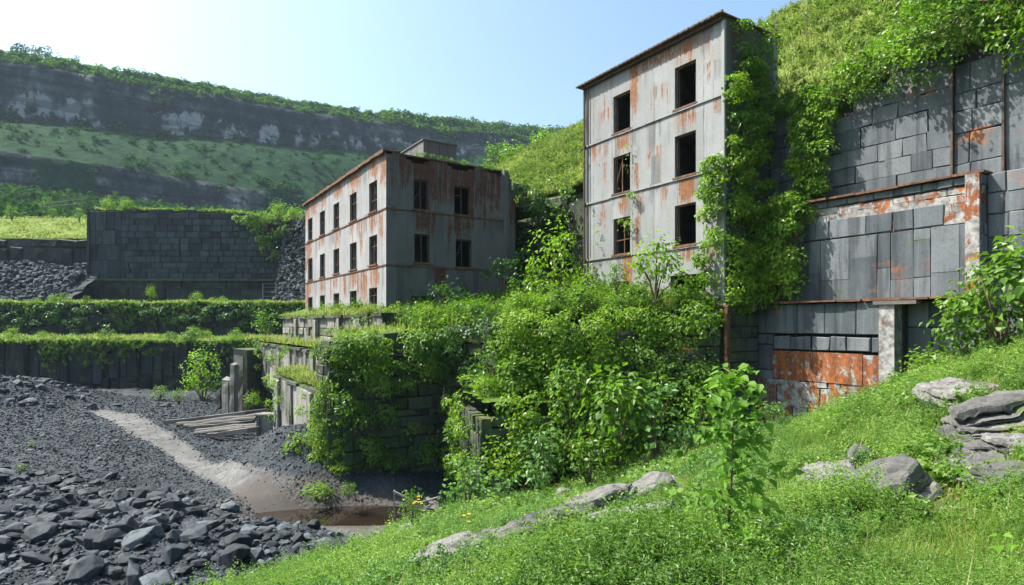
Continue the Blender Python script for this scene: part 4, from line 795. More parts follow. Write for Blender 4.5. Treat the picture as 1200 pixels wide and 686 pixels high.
for i, (px, py, w, d, h, yaw, tx, ty, lb) in enumerate(BOULD):
    p = on_slope(px, py); g = G(); V, T = slab(200+i, w*(1.55 if px < 800 else 1.3), d*1.6, h*(.5 if px > 1080 else .75)) if w > .7 else hull(200+i, 17, (w*1.1, d*1.1, h*1.3), 2); g.add(V, f3=T); o = g.build('boulder', MAT['boulder']); o.location = (p[0], p[1], p[2]+h*(.62 if px < 800 else .4)); o.rotation_euler = (tx, ty, yaw)
    tag(o, lb, 'boulder'); keepout.append((p[0], p[1]-.1*d, .6*w)); px < 1080 and keepout.append((p[0], p[1]-.75*d-.2, .4*w)); px < 800 and keepout.append((p[0]+.1, p[1]-.75*d-.8, .36*w)); keepout.append((p[0]-.3*w, p[1]-.35*d, .35*w)); keepout.append((p[0]+.3*w, p[1]-.2*d, .3*w))
for i in range(26):                                      # smaller stones along the band
    px = rng.uniform(480, 790); py = 592+(790-px)*.27+rng.uniform(-14, 26); p = on_slope(px, py); k = rng.uniform(.25, .7); g = G(); V, T = slab(300+i, k*1.5, k*1.1, k*.45, 1); g.add(V, f3=T)
    o = g.build('boulder', MAT['boulder']); o.location = p; o.rotation_euler = (rng.uniform(-.3, .2), rng.uniform(-.4, .1), rng.uniform(0, 3)); tag(o, 'small grey stone along the rock band in the lower slope', 'boulder', 'small stones of the rock band'); keepout.append((p[0], p[1], .4*k))
keepout = np.array(keepout)
def clear(X, Y, k=1.0): return np.min(np.hypot(X[:, None]-keepout[None, :, 0], Y[:, None]-keepout[None, :, 1])-keepout[None, :, 2]*k, 1) > 0

# ------------------------------------------------------------------ plants
def nz(v): return v/np.maximum(np.linalg.norm(v, axis=-1, keepdims=True), 1e-9)
def leaves(g, P, N, size, droop=.5, asp=.34, fold=.12, jit=.55):
    P = np.asarray(P, float); n = len(P)
    if n == 0: return
    N = nz(nz(np.asarray(N, float))+jit*rng.normal(size=(n, 3))*.6); T = rng.normal(size=(n, 3)); T[:, 2] -= droop*1.6; T = nz(T-(T*N).sum(1, keepdims=True)*N); S_ = np.cross(N, T)
    Ln = (size*rng.uniform(.6, 1.25, n))[:, None]; V = np.stack([P, P+T*Ln*.42+S_*Ln*asp+N*Ln*fold, P+T*Ln-N*Ln*.08, P+T*Ln*.42-S_*Ln*asp+N*Ln*fold], 1)
    k = np.arange(n)[:, None]*4; g.add(V.reshape(-1, 3), f3=np.concatenate([k+[0, 1, 2], k+[0, 2, 3]]))
def dirs(n, up=0.0):
    d = rng.normal(size=(n, 3)); d[:, 2] += up; return nz(d)
def clumps(g, C, Rr, dens, size, up=.35, flat=.8, out=None, droop=.5, asp=.34):
    """leaf shells round the centres C: sprays with gaps between, lit on top, dark inside"""
    for c, r in zip(np.asarray(C), np.asarray(Rr)):
        n = max(6, int(dens*r*r)); d = dirs(n, up)
        if out is not None: d = nz(d+np.array(out)*.8)
        rad = r*(.62+.42*rng.random(n)); rad *= 1+.35*(fbm(d[:, 0]*2.3+c[0], d[:, 1]*2.3+d[:, 2]*1.7+c[1], 3, 80))
        P = c+d*rad[:, None]*np.array((1, 1, flat)); leaves(g, P, d+np.array((0, 0, .55)), size, droop, asp)
def blades(g, P, h, w, lean=.35, bias=(0, 0)):
    P = np.asarray(P, float); n = len(P); a = rng.uniform(0, 6.283, n); d = np.stack([np.cos(a), np.sin(a), 0*a], 1); e = np.stack([-np.sin(a), np.cos(a), 0*a], 1)
    l = np.abs(rng.normal(size=(n, 1)))*lean+.08; h = np.asarray(h)[:, None]; d2 = d*l+np.array((bias[0], bias[1], 0)); w = np.asarray(w).reshape(-1, 1)*np.ones((n, 1)); z = np.array((0, 0, 1.))
    m1 = P+z*h*.5+d2*h*.3; t = P+z*h*(1-.25*l)+d2*h*.95
    V = np.stack([P-e*w*.5, P+e*w*.5, m1+e*w*.38, m1-e*w*.38, t], 1); k = np.arange(n)[:, None]*5
    g.add(V.reshape(-1, 3), f4=k+[0, 1, 2, 3], f3=k+[3, 2, 4])
def herb_tpl(seed, stems=6, n=9, leaf=.16, spread=.55, asp=.3):
    """a leafy weed of unit height: arching stems carrying leaflets"""
    global rng
    keep = rng; rng = np.random.default_rng(seed); g = G()
    for k in range(stems):
        a = rng.uniform(0, 6.28); sp = spread*rng.uniform(.3, 1.1); h = rng.uniform(.55, 1); u = np.linspace(.18, 1, n)
        C = np.stack([np.cos(a)*sp*u**1.6, np.sin(a)*sp*u**1.6, h*u*(1-.22*u)], 1); C = np.repeat(C, 2, 0)+rng.normal(size=(2*n, 3))*.02
        leaves(g, C, np.array((0, 0, 1.))+.5*rng.normal(size=(2*n, 3)), leaf*np.repeat(1.15-.55*u, 2), .15, asp, .1)
    rng = keep; return np.concatenate(g.v), np.concatenate(g.f3)
FINE = [herb_tpl(k, 10, 26, .06, .45, .22) for k in (21, 22, 23)]
HERBS = [herb_tpl(1), herb_tpl(2, 8, 8, .13, .6), herb_tpl(3, 5, 12, .12, .45, .24), herb_tpl(4, 9, 7, .18, .7, .36), herb_tpl(5, 4, 7, .26, .4, .4), herb_tpl(6, 10, 14, .085, .6, .25)]
LOW = [herb_tpl(11, 4, 4, .3, .5, .34), herb_tpl(12, 5, 4, .26, .6, .3), herb_tpl(13, 3, 5, .32, .35, .38)]
def herbs(g, P, size, tpl=HERBS):
    m = len(tpl)
    for k in range(m): scatter(g, tpl[k], P[k::m], size[k::m], .3)

# foreground slope: grass and feathery weeds
def slope_pts(n, ymax=27.5, pw=1.5, t0=7):
    Y = 2.2+(ymax-2.2)*rng.random(n); X = rng.uniform(-9, 24, n); ok = (np.abs(X) < Y*1.02+1.5) & (rng.random(n) < np.clip((t0/Y)**pw, 0, 1)); X, Y = X[ok], Y[ok]
    b = X*B[0]+Y*B[1]; s = X*A[0]+Y*A[1]; z = slope_z(X, Y)
    ok = (b < np.where(s > 11, 24.2, 24.9)) & ~((b > 21.9) & (s > 17.3)) & (z > -8.4) & ((X > -4.2) | (z > pit_z(X, Y)-.1)); X, Y, z = X[ok], Y[ok], z[ok]
    return np.c_[X, Y, z]
P = slope_pts(900000, pw=1.25, t0=6.5); P = P[clear(P[:, 0], P[:, 1], .7) & (rng.random(len(P)) > 1.1*BROWN(P[:, 0], P[:, 1]))]; pt = fbm(P[:, 0]*.55, P[:, 1]*.55, 4, 90)
g = G(); blades(g, P-[0, 0, .02], (.12+.2*rng.random(len(P)))*(1+1.4*pt), .009+.0011*P[:, 1], .5); kind(g.build('slope_grass', MAT['grass']), 'stuff', 'fresh green grass over the foreground slope')
P = slope_pts(130000, pw=1.1, t0=6.5); P = P[clear(P[:, 0], P[:, 1], .9) & (rng.random(len(P)) > 1.3*BROWN(P[:, 0], P[:, 1]))]; pt = fbm(P[:, 0]*.5+9, P[:, 1]*.5, 4, 91); P = P[rng.random(len(P)) < .6+1.6*pt]
g = G(); sz = (.2+.30*rng.random(len(P)))*(1+2.6*np.clip(fbm(P[:, 0]*.42+3, P[:, 1]*.42, 3, 92), -.2, .4)); nr = P[:, 1] < 15; herbs(g, P[nr], sz[nr]); fi = np.where((P[:, 1] < 17) & clear(P[:, 0], P[:, 1], 1.35) & (fbm(P[:, 0]*.7, P[:, 1]*.7, 3, 93) > -.1))[0][::(3 if len(P) > 60000 else 2)]; herbs(g, P[fi]+rng.normal(size=(len(fi), 3))*[.1, .1, 0], sz[fi]*1.8, FINE); herbs(g, P[~nr], sz[~nr]*1.25, LOW); kind(g.build('slope_weeds', MAT['herb']), 'stuff', 'leafy feathery weeds through the slope grass')
P = slope_pts(42000, pw=1.0, t0=6.5); P = P[clear(P[:, 0], P[:, 1], 1.35)]; k = fbm(P[:, 0]*.5+40, P[:, 1]*.5, 3, 94); P = P[k > 0]; g = G(); n1 = len(P)//2; herbs(g, P[:n1], rng.uniform(.35, .8, n1), [herb_tpl(k, 6, 9, .12, .45, .4) for k in (31, 32, 33)]); herbs(g, P[n1:], rng.uniform(.4, .85, len(P)-n1), [herb_tpl(k, 7, 12, .1, .3, .18) for k in (34, 35)]); kind(g.build('tall_weeds', MAT['leaf_blue']), 'stuff', 'taller grey green weeds standing in patches on the slope')
P = slope_pts(9000, pw=1.0, t0=8); P = P[clear(P[:, 0], P[:, 1], 1.0)]; g = G(); blades(g, P, rng.uniform(.35, .8, len(P)), .006+.0009*P[:, 1], .35); Q = keepout[rng.integers(0, len(keepout), 260)]; a_ = rng.uniform(0, 6.28, 260); X, Y = Q[:, 0]+np.cos(a_)*(Q[:, 2]+.12), Q[:, 1]+np.sin(a_)*(Q[:, 2]+.1); herbs(g, np.c_[X, Y, slope_z(X, Y)], rng.uniform(.12, .3, 260), LOW); kind(g.build('dry_grass', MAT['dry']), 'stuff', 'dry seed stalks among the slope weeds')
print('slope', len(P))

# benches, field, ledges, hillside: grass and weeds kept light with distance
def patch(n, x0, x1, y0, y1, zf, cond=None):
    X = rng.uniform(x0, x1, n); Y = (rng.uniform(y0, y1, n) if not callable(y0) else y0(X)+rng.random(n)**2*(y1-y0(X))); P = np.c_[X, Y, zf(X, Y)]
    return P if cond is None else P[cond(X, Y)]
lz = lambda x, y: -2.25+.35*fbm(x*.25, y*.25, 3, 22)+.02*(y-72); mz = lambda x, y: 2.9+.4*fbm(x*.25, y*.25, 3, 23)+.03*(y-86)
g = G()
for P, h, w in ((patch(16000, -78, -28, low_y, 86, lz), .8, .16), (patch(14000, -92, -27, mid_y, 99, mz), .7, .18), (patch(9000, -110, -73, lambda x: 103.6+0*x, 130, fld), .5, .2), (patch(6000, -71, -30, lambda x: 101.7+0*x, 112, upz), .7, .18)):
    k = 1+2.6*fbm(P[:, 0]*.3, P[:, 1]*.3, 3, 95); q_ = k > rng.uniform(.3, .95, len(P)); P, k = P[q_], k[q_]; blades(g, P, h*.8*k*rng.uniform(.4, 1.2, len(P)), w, .7)
kind(g.build('bench_grass', MAT['grass_yellow']), 'stuff', 'sunlit rough grass along the edges of the quarry benches')
g = G()
for P, h in ((patch(1100, -78, -29, low_y, 84, lz), 1.0), (patch(700, -90, -28, mid_y, 96, mz), .9), (patch(500, -71, -33, lambda x: 101.7+0*x, 108, upz), 1.2)):
    k = np.clip(.6+2*fbm(P[:, 0]*.25, P[:, 1]*.25, 3, 96), 0, 9); q = rng.random(len(P)) < k; herbs(g, P[q]-[0, 0, .15], h*rng.uniform(.5, 1.3, q.sum()), LOW)
# weeds hanging over the lips of the dark walls
for yf, x0, x1, z, n in ((low_y, -78, -30.5, -2.3, 700), (mid_y, -90, -28, 2.7, 1100)):
    X = rng.uniform(x0, x1, n); hm = np.clip(fbm(X*.16, X*0, 4, 97)*3.2+.25, 0, 1); q_ = rng.random(n) < .15+hm; X, hm = X[q_], hm[q_]; n = len(X); dz = rng.random(n)**1.6*(.5+3.4*hm); P = np.c_[X, yf(X)-.25-.1*dz, z-dz]; herbs(g, P, rng.uniform(.5, 1.0, n), LOW)
kind(g.build('bench_weeds', MAT['leaf_mid']), 'stuff', 'weeds and creepers along the lips of the dark walls')
S_ = rng.uniform(-8, 95, 190000); B_ = 25.3+34*rng.random(190000)**1.3; X = S_*A[0]+B_*B[0]; Y = S_*A[1]+B_*B[1]; P = np.c_[X, Y, hill_b(S_, np.maximum(B_, 25.6))]; P = P[inview(P, 1.15)]
g = G(); k = 1+1.4*fbm(P[:, 0]*.3, P[:, 1]*.3, 4, 98); blades(g, P, .36*k*rng.uniform(.4, 1.3, len(P)), .03+.0012*P[:, 1], .8); kind(g.build('hillside_grass', MAT['grass_yellow']), 'stuff', 'bright meadow grass over the hillside above the walls')
q = np.where(rng.random(len(P)) < np.clip(.09+.4*fbm(P[:, 0]*.22, P[:, 1]*.22, 3, 99), 0, .25))[0][:12000]; g = G(); herbs(g, P[q], rng.uniform(.4, 1.1, len(q)), LOW+HERBS[:2]); kind(g.build('hillside_weeds', MAT['hill_weed']), 'stuff', 'low leafy growth through the hillside meadow')
# terrace and stepped ledges
g = G(); X = rng.uniform(-22, 16, 40000); Y = rng.uniform(26, 50, 40000); s = X*A[0]+Y*A[1]; b = X*B[0]+Y*B[1]; fr = np.interp(X, [-40, P1[0], P2[0], P2b[0], P4[0], 20], [28, P1[1], P2[1], P2b[1], P4[1], 26])
ok = (Y > fr+.1) & (b < 25.5) & ((b > 11.7) | ((b > 8.2) & (s < 31))) & ~((b > 12.7) & (b < 21.2) & (s > 33.6)) & ~((b > 22.2) & (s > 17.1) & (s < 27)); X, Y = X[ok], Y[ok]; P = np.c_[X, Y, TERR(X, Y)+.2*fbm(X*.6, Y*.6, 3, 13)]
P = P[rng.random(len(P)) < np.clip((32/np.maximum(P[:, 1], 1))**2, 0, 1)]; n1 = len(P)*2//3; lowg = P[:n1, 0]*B[0]+P[:n1, 1]*B[1] < 12; blades(g, P[:n1], (.4+.5*rng.random(n1))*np.where(lowg, .4, 1), .06, .5)
for s0, s1, b0, b1, z in ((57, 31, 9.7, 11.4, -1.45), (40.2, 29.6, 7.75, 9.7, -3.1), (55, 30.6, 11.3, 12.6, .55)):
    S_ = rng.uniform(s1, s0, 4500); B_ = rng.uniform(b0, b1, 4500); kk = fbm(S_*.5, B_*.9, 3, 53); S_, B_ = S_[kk > rng.uniform(-.25, .2, 4500)], B_[kk > rng.uniform(-.25, .2, 4500)][:0] if False else B_[kk > -9]
    kk = fbm(S_*.5, B_[:len(S_)]*.9, 3, 54); B_ = B_[:len(S_)]; Q = np.c_[S_*A[0]+B_*B[0], S_*A[1]+B_*B[1], z+0*S_]; blades(g, Q, np.clip(.12+.5*rng.random(len(Q))*(1+2.2*kk), .05, .8), .06, .8)
kind(g.build('terrace_grass', MAT['grass_yellow']), 'stuff', 'grass on the terrace and the stepped ledges')
g = G(); Q = P[n1:][rng.random(len(P)-n1) < .5]; Q = Q[Q[:, 0]*B[0]+Q[:, 1]*B[1] > np.where(Q[:, 0] < -2.5, 12.2, 0)]; herbs(g, Q, rng.uniform(.5, 1.3, len(Q)), HERBS[:5]); kind(g.build('terrace_weeds', MAT['leaf_mid']), 'stuff', 'tall weeds on the terrace in front of the buildings'); print('terrace', len(Q))

# shrubs: one of each kind built, then copied
def shrub_proto(name, label, mat, seed, nb=11, leaf=.075, dens=1050, tall=1.0, loose=0.0):
    global rng
    keep = rng; rng = np.random.default_rng(seed); t = thing(name, label, 'shrub'); g = G(); st = G(); C = []; Rr = []
    for k in range(nb):
        a = rng.uniform(0, 6.28); q = rng.random()**.6*.36; z = rng.uniform(.2, .86)*tall; q *= 1.15-.6*(z/tall)
        C.append((np.cos(a)*q, np.sin(a)*q, z)); Rr.append(rng.uniform(.13, .25)*(1-.35*z/tall))
        st.tube([(0, 0, -.06), (np.cos(a)*q*.35, np.sin(a)*q*.35, z*.5), C[-1]], [.016, .010, .004], 5)
    clumps(g, C, Rr, dens, leaf); n = int(60+loose*300); d = dirs(n, .6); leaves(g, np.array((0, 0, .5*tall))+d*np.array((.42, .42, .52*tall))*rng.uniform(.5, 1.08, (n, 1)), d+[0, 0, .5], leaf)
    g.build('foliage', MAT[mat], t); st.build('stem', MAT['bark'], t); rng = keep; return t
PRO = {k: shrub_proto('shrub', 'x', mat, sd, **kw) for k, mat, sd, kw in (('bright', 'leaf_bright', 1, dict(loose=.5)), ('mid', 'leaf_mid', 2, {}), ('dark', 'leaf_dark', 3, {}), ('blue', 'leaf_blue', 4, dict(leaf=.085)),
        ('tall', 'leaf_bright', 5, dict(tall=1.15, nb=15, leaf=.06, dens=1500, loose=.8)), ('loose', 'leaf_mid', 6, dict(nb=9, dens=600, leaf=.1, loose=1.0)))}
used = set()
def shrub(k, p, h, label, w=1.0, group=None):
    rz = random.uniform(0, 6.28)
    if k not in used: used.add(k); o = PRO[k]; o.location = p; o.rotation_euler.z = rz; o.scale = (h*w, h*w, h); tag(o, label, 'shrub', group)
    else: o = dup(PRO[k], p, rz, (h*w, h*w, h), label, None)
    if group: o['group'] = group
    elif 'group' in o: del o['group']
    return o
def sh(k, px, py, t, h, label, w=1.0, group=None): return shrub(k, at(px, py, t), h, label, w, group)
sh('tall', 238, 472, 62, 5.2, 'tall pale green shrub at the foot of the lowest dark wall', .95)
sh('mid', 313, 401, 60, 3.6, 'round bush at the far end of the stepped ledges')
sh('bright', 177, 353, 91, 2.6, 'lone sapling standing before the plinth of the great block wall', .7)
sh('bright', 127, 250, 101.5, 2.9, 'left one of the two bushes on top of the great block wall')
sh('tall', 148, 250, 101.5, 2.3, 'right, smaller one of the two bushes on top of the great block wall', 1.2)
sh('mid', 14, 258, 120, 3.2, 'bush on the field at the left picture edge'); sh('blue', 55, 245, 128, 2.8, 'bluish bush behind the field fence'); sh('mid', 62, 256, 118, 2.2, 'small round bush in the middle of the field'); sh('blue', 93, 260, 110, 2.7, 'pale bush between the field and the great block wall')
for i, (px, py, h) in enumerate(((296, 268, 2.0), (312, 266, 2.6), (326, 262, 3.2), (345, 262, 3.0), (356, 262, 2.4))): sh(('bright', 'mid', 'tall', 'bright', 'mid')[i], px, py, 99-i*1.6, h, 'bright bush on the brink above the scree beside the great wall', 1.1, 'bushes above the scree')
sh('tall', 650, 378, 33, 5.0, 'big light green bush between the two buildings', .85); sh('bright', 690, 375, 31.5, 2.9, 'bush at the left foot of the tall building'); sh('mid', 612, 372, 34, 2.6, 'bush under the ruined wall remnant')
sh('bright', 768, 352, 27.0, 3.1, 'leafy shrub in front of the tall building between its lower windows', 1.0); sh('mid', 722, 345, 29.5, 1.7, 'low plant at the rusty ground floor opening of the tall building')
sh('dark', 525, 378, 33.2, 2.6, 'dark bush against the shaded rusty wall of the left building', 1.2); sh('mid', 560, 385, 32.5, 2.0, 'green bush right of the dark bush by the left building', 1.3); sh('bright', 500, 392, 31.5, 1.7, 'bright weedy bush at the near corner of the left building', 1.3); sh('dark', 590, 345, 36, 2.6, 'dark bush in the opening of the ruined wall', 1.2)
sh('bright', 352, 540, 29.3, 1.5, 'bright bush at the foot of the broad concrete slabs', 1.3); sh('bright', 372, 588, 26.5, .9, 'low bright fern on the bank of the puddle', 2.0); sh('mid', 408, 585, 26.0, .8, 'small fern between the puddle and the vine covered corner', 1.4); sh('mid', 322, 500, 37, 1.3, 'green tuft on the ledge end beside the timber pile', 1.1)
sh('bright', 296, 480, 48, 1.6, 'small bush behind the timber pile between the broken pillars'); sh('mid', 188, 470, 61, 1.7, 'low bush left of the tall pale shrub', 1.5); sh('mid', 210, 474, 58, 1.5, 'low bush just before the tall pale shrub', 1.4); sh('bright', 131, 508, 42, .5, 'little tuft beside the mud path near its far bend', 1.5) if False else None
sh('blue', 548, 606, 21.5, 2.2, 'grey green bush right of the broken railing', 1.05); sh('blue', 590, 606, 20.0, 1.5, 'low grey green bush under the bastion wall', 1.4); sh('blue', 640, 580, 21.5, 2.6, 'bluish bush in front of the bastion wall, tallest there'); sh('mid', 690, 575, 21.5, 2.2, 'green bush between the bastion wall and the rock band', 1.2)
sh('loose', 722, 545, 22.5, 3.6, 'loose leafy bush under the front retaining wall, left of the sapling'); sh('blue', 770, 540, 22, 3.2, 'pale leaved bush behind the sapling'); sh('mid', 820, 520, 22.5, 2.6, 'bush between the sapling and the rusty corner post'); sh('loose', 668, 500, 24, 2.6, 'loose bush on top of the low bastion')
sh('loose', 1132, 432, 19.2, 2.6, 'loose bush before the dark recess at the right of the rusty sheet'); sh('mid', 1172, 418, 18.2, 3.2, 'tall bush at the right edge under the slate wall', 1.0); sh('bright', 1095, 452, 20, 1.4, 'low bright bush at the foot of the slate wall', 1.6); sh('loose', 1205, 400, 17.5, 3.2, 'bush cut by the right picture edge below the slate wall'); sh('mid', 905, 510, 21.5, 1.3, 'low weeds bush at the foot of the flaking wall base', 1.6)
sh('bright', 602, 205, 72, 4.2, 'pale bush on the skyline slope behind the left building', 1.1); sh('mid', 583, 205, 74, 4.5, 'bush half behind the roof of the left building', 1.1); sh('bright', 640, 180, 68, 3, 'bush on the slope left of the tall building', 1.4)
sh('bright', 905, 150, 27.6, 1.6, 'yellowish bush on the wall top beside the tall building', 1.3); sh('mid', 893, 95, 31, 2.6, 'dark green bush behind the corner of the tall building', 1.0); sh('mid', 930, 70, 36, 1.6, 'small bush on the hillside above the hanging creeper', 1.4)
sh('mid', 485, 618, 19.0, 1.3, 'weedy clump under the yellow flowers at the slope foot', .9); sh('bright', 420, 672, 15.5, .9, 'bright low bush at the slope foot beside the rubble', 1.7); sh('bright', 385, 690, 15, .8, 'bright low bush at the bottom edge beside the rubble', 1.7)
sh('dark', 1015, 560, 9.8, .55, 'dark weed clump left behind the large flat boulder', 1.4); sh('mid', 930, 620, 8.2, .5, 'leafy weed clump left below the large flat boulder', 1.5)
rr = random.Random(45)
for (x, y, z, h, kd) in ((-1.2, 25.6, -3.3, 1.1, 'bright'), (.3, 26.2, -3.3, 2.0, 'loose'), (1.6, 26.9, -3.2, 2.6, 'bright'), (-.9, 27.4, -3.2, 2.2, 'mid'), (3.0, 27.0, -3.3, 2.3, 'tall'), (.6, 27.8, -3.1, 2.8, 'bright'), (4.4, 27.3, -3.4, 2.0, 'loose'), (2.2, 24.9, -5.6, 2.0, 'mid'), (-.6, 23.7, -6.9, 2.4, 'bright'), (.9, 24.0, -6.6, 1.9, 'blue'), (4.8, 25.6, -5.2, 2.6, 'loose'), (6.4, 26.0, -4.9, 2.2, 'bright')):
    shrub(kd, (x, y, z), h, 'bush among the creepers on and round the low bastion', rr.uniform(1.0, 1.5), 'bushes on the low bastion')
rr = random.Random(44)
for i in range(30):
    lowb = i % 5 < 3; x = rr.uniform(-66, -32) if lowb else rr.uniform(-80, -30); y = float(low_y(x) if lowb else mid_y(x))+rr.uniform(.4, 5)
    shrub(rr.choice(['bright', 'mid', 'tall', 'loose']), (x, y, (-2.2 if lowb else 3.0)-.1), rr.uniform(.6, 1.9), 'sunlit low bush along the grassy quarry benches', rr.uniform(1.1, 1.8), 'bushes along the benches')
for i in range(34):
    x = rr.uniform(-3.5, 8.6); yf = np.interp(x, [P1[0], P2[0], P2b[0], P4[0]], [P1[1], P2[1], P2b[1], P4[1]])+rr.uniform(.2, 2.2); shrub(rr.choice(['bright', 'mid', 'bright', 'loose']), (x, yf, float(TERR(x, yf))-.1), rr.uniform(.7, 1.6), 'bright weedy bush along the terrace edge above the creeper', rr.uniform(1.1, 1.6), 'bushes along the terrace edge')

# ------------------------------------------------------------------ creepers
def creeper(name, label, mat, fn, nrm, area, leaf=.2, cl=(.35, .8), cpm=1.1, dens=190, bulge=.45, mask=None, loose=18, up=.45, seed=0, droop=.75):
    """leaf sprays over the surface fn(u, v) -> points; nrm is its outward direction"""
    global rng
    if leaf < .4: leaf *= .72; dens *= 1.9; loose *= 1.5
    keep = rng; rng = np.random.default_rng(100+seed); g = G(); nrm = np.array(nrm, float); n = int(area*cpm*2.0); u = rng.random(n); v = rng.random(n)
    if mask is not None: k = mask(u, v) > rng.random(n); u, v = u[k], v[k]
    C = fn(u, v); C = C+nrm*(bulge*(.25+1.1*np.clip(fbm(u*area**.5*.55, v*area**.5*.55, 3, 110+seed)+.45, 0, 1.2)))[:, None]
    clumps(g, C, rng.uniform(*cl, len(C)), dens, leaf, up, .7, tuple(nrm), droop)
    n = int(area*loose); u = rng.random(n); v = rng.random(n)
    if mask is not None: k = mask(u, v)+.05 > rng.random(n); u, v = u[k], v[k]
    leaves(g, fn(u, v)+nrm*rng.uniform(.03, .25, (len(u), 1)), np.tile(nrm, (len(u), 1))+[0, 0, .4], leaf, droop)
    rng = keep; o = g.build(name, MAT[mat]); return tag(o, label, 'creeper')
def quad(p00, p10, p01, p11):
    p00, p10, p01, p11 = map(np.array, (p00, p10, p01, p11)); return lambda u, v: (p00*(1-u)[:, None]+p10*u[:, None])*(1-v)[:, None]+(p01*(1-u)[:, None]+p11*u[:, None])*v[:, None]
def wallq(s0, s1, b, z0, z1, s0t=None, s1t=None): return quad(W(s0, b, z0), W(s1, b, z0), W(s0 if s0t is None else s0t, b, z1), W(s1 if s1t is None else s1t, b, z1))
mA = (-A[0], -A[1], 0); mB = (-B[0], -B[1], 0)
# on the tall building and the slate wall
creeper('creeper', 'thick bright creeper climbing the right corner of the tall building to its roof', 'leaf_bright', quad(W(17.2, 22.2, 1.0), W(17.1, 24.6, 1.0), W(17.2, 22.3, 11.2), W(17.2, 24.6, 12.0)), mA, 26, .24, (.35, .75), 1.2, 170, .45, seed=1)
creeper('creeper', 'dark creeper under the roof corner of the tall building', 'leaf_mid', quad(W(17.2, 23.0, 11.0), W(17.1, 25.2, 10.2), W(17.2, 22.6, 13.5), W(17.1, 25.4, 13.8)), mA, 8, .22, (.25, .55), 1.3, 170, .3, seed=2)
creeper('creeper', 'yellow green creeper hanging like a curtain down the upper slate wall', 'leaf_bright', wallq(15.9, 14.6, 25.4, 4.6, 10.2, 15.3, 13.6), mB, 11, .22, (.3, .58), 3.0, 260, .55, seed=3, droop=1.2)
creeper('creeper', 'broad leafy creeper spilling below the hanging curtain to the lower ledge', 'leaf_bright', wallq(17.0, 14.9, 24.75, .9, 5.4, 16.9, 15.0), mB, 12, .26, (.45, .85), 1.7, 150, .7, seed=4)
creeper('creeper', 'creeper fringe trailing over the top edge of the slate wall', 'leaf_mid', wallq(16.5, 9.5, 25.35, 9.1, 10.0), mB, 8, .17, (.2, .45), 2.2, 240, .3, seed=5)
creeper('creeper', 'creeper tongue on the front of the tall building beside its right corner', 'leaf_bright', wallq(19.0, 17.2, 22.2, .2, 7.2, 17.5, 17.1), mB, 9, .24, (.3, .62), 2.0, 170, .4, seed=6)
creeper('creeper', 'thin creeper climbing past the left windows of the tall building', 'leaf_bright', wallq(24.2, 22.6, 22.2, 4.2, 9.4, 23.4, 22.9), mB, 8, .16, (.15, .36), 2.2, 250, .12, mask=lambda u, v: np.clip(.2+2.6*fbm(u*2, v*5, 3, 120), 0, 1), loose=10, seed=7)
creeper('creeper', 'sparse creeper by the drain pipe on the left edge of the tall building', 'leaf_bright', wallq(26.9, 25.4, 22.2, 1, 10.5), mB, 14, .14, (.12, .26), .9, 240, .1, mask=lambda u, v: np.clip(.05+2.2*fbm(u*2, v*7, 3, 121), 0, 1), loose=4, seed=8)
creeper('creeper', 'creeper edge hugging the bare corner of the tall building', 'leaf_mid', quad(W(17.15, 22.25, .6), W(17.15, 23.2, .6), W(17.15, 22.35, 11.0), W(17.15, 23.2, 11.6)), mA, 11, .22, (.25, .45), 2.2, 190, .22, mask=lambda u, v: np.clip(.75+1.2*fbm(u*2, v*8, 3, 126), 0, 1), seed=38)
# on the left building and its ruin
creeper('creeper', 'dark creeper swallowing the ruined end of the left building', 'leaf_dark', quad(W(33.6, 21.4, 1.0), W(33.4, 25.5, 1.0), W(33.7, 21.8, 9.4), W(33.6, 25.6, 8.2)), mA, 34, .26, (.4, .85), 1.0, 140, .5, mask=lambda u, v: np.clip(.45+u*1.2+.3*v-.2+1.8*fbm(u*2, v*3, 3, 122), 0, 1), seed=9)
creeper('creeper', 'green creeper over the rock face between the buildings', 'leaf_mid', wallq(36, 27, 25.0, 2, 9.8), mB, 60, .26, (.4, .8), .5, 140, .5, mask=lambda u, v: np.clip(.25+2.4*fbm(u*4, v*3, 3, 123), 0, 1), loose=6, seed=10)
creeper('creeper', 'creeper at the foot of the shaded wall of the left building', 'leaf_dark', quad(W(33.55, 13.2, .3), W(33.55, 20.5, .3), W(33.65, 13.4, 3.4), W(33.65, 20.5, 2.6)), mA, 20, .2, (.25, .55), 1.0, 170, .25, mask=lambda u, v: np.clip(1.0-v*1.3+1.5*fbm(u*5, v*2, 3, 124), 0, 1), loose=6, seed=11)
creeper('creeper', 'moss and weeds along the shaded roof edge of the left building', 'leaf_mid', quad(W(33.5, 14.5, 10.25), W(33.5, 21.4, 10.1), W(33.9, 14.5, 10.5), W(33.9, 21.4, 10.3)), mA, 4, .12, (.1, .25), 6, 300, .05, seed=12)
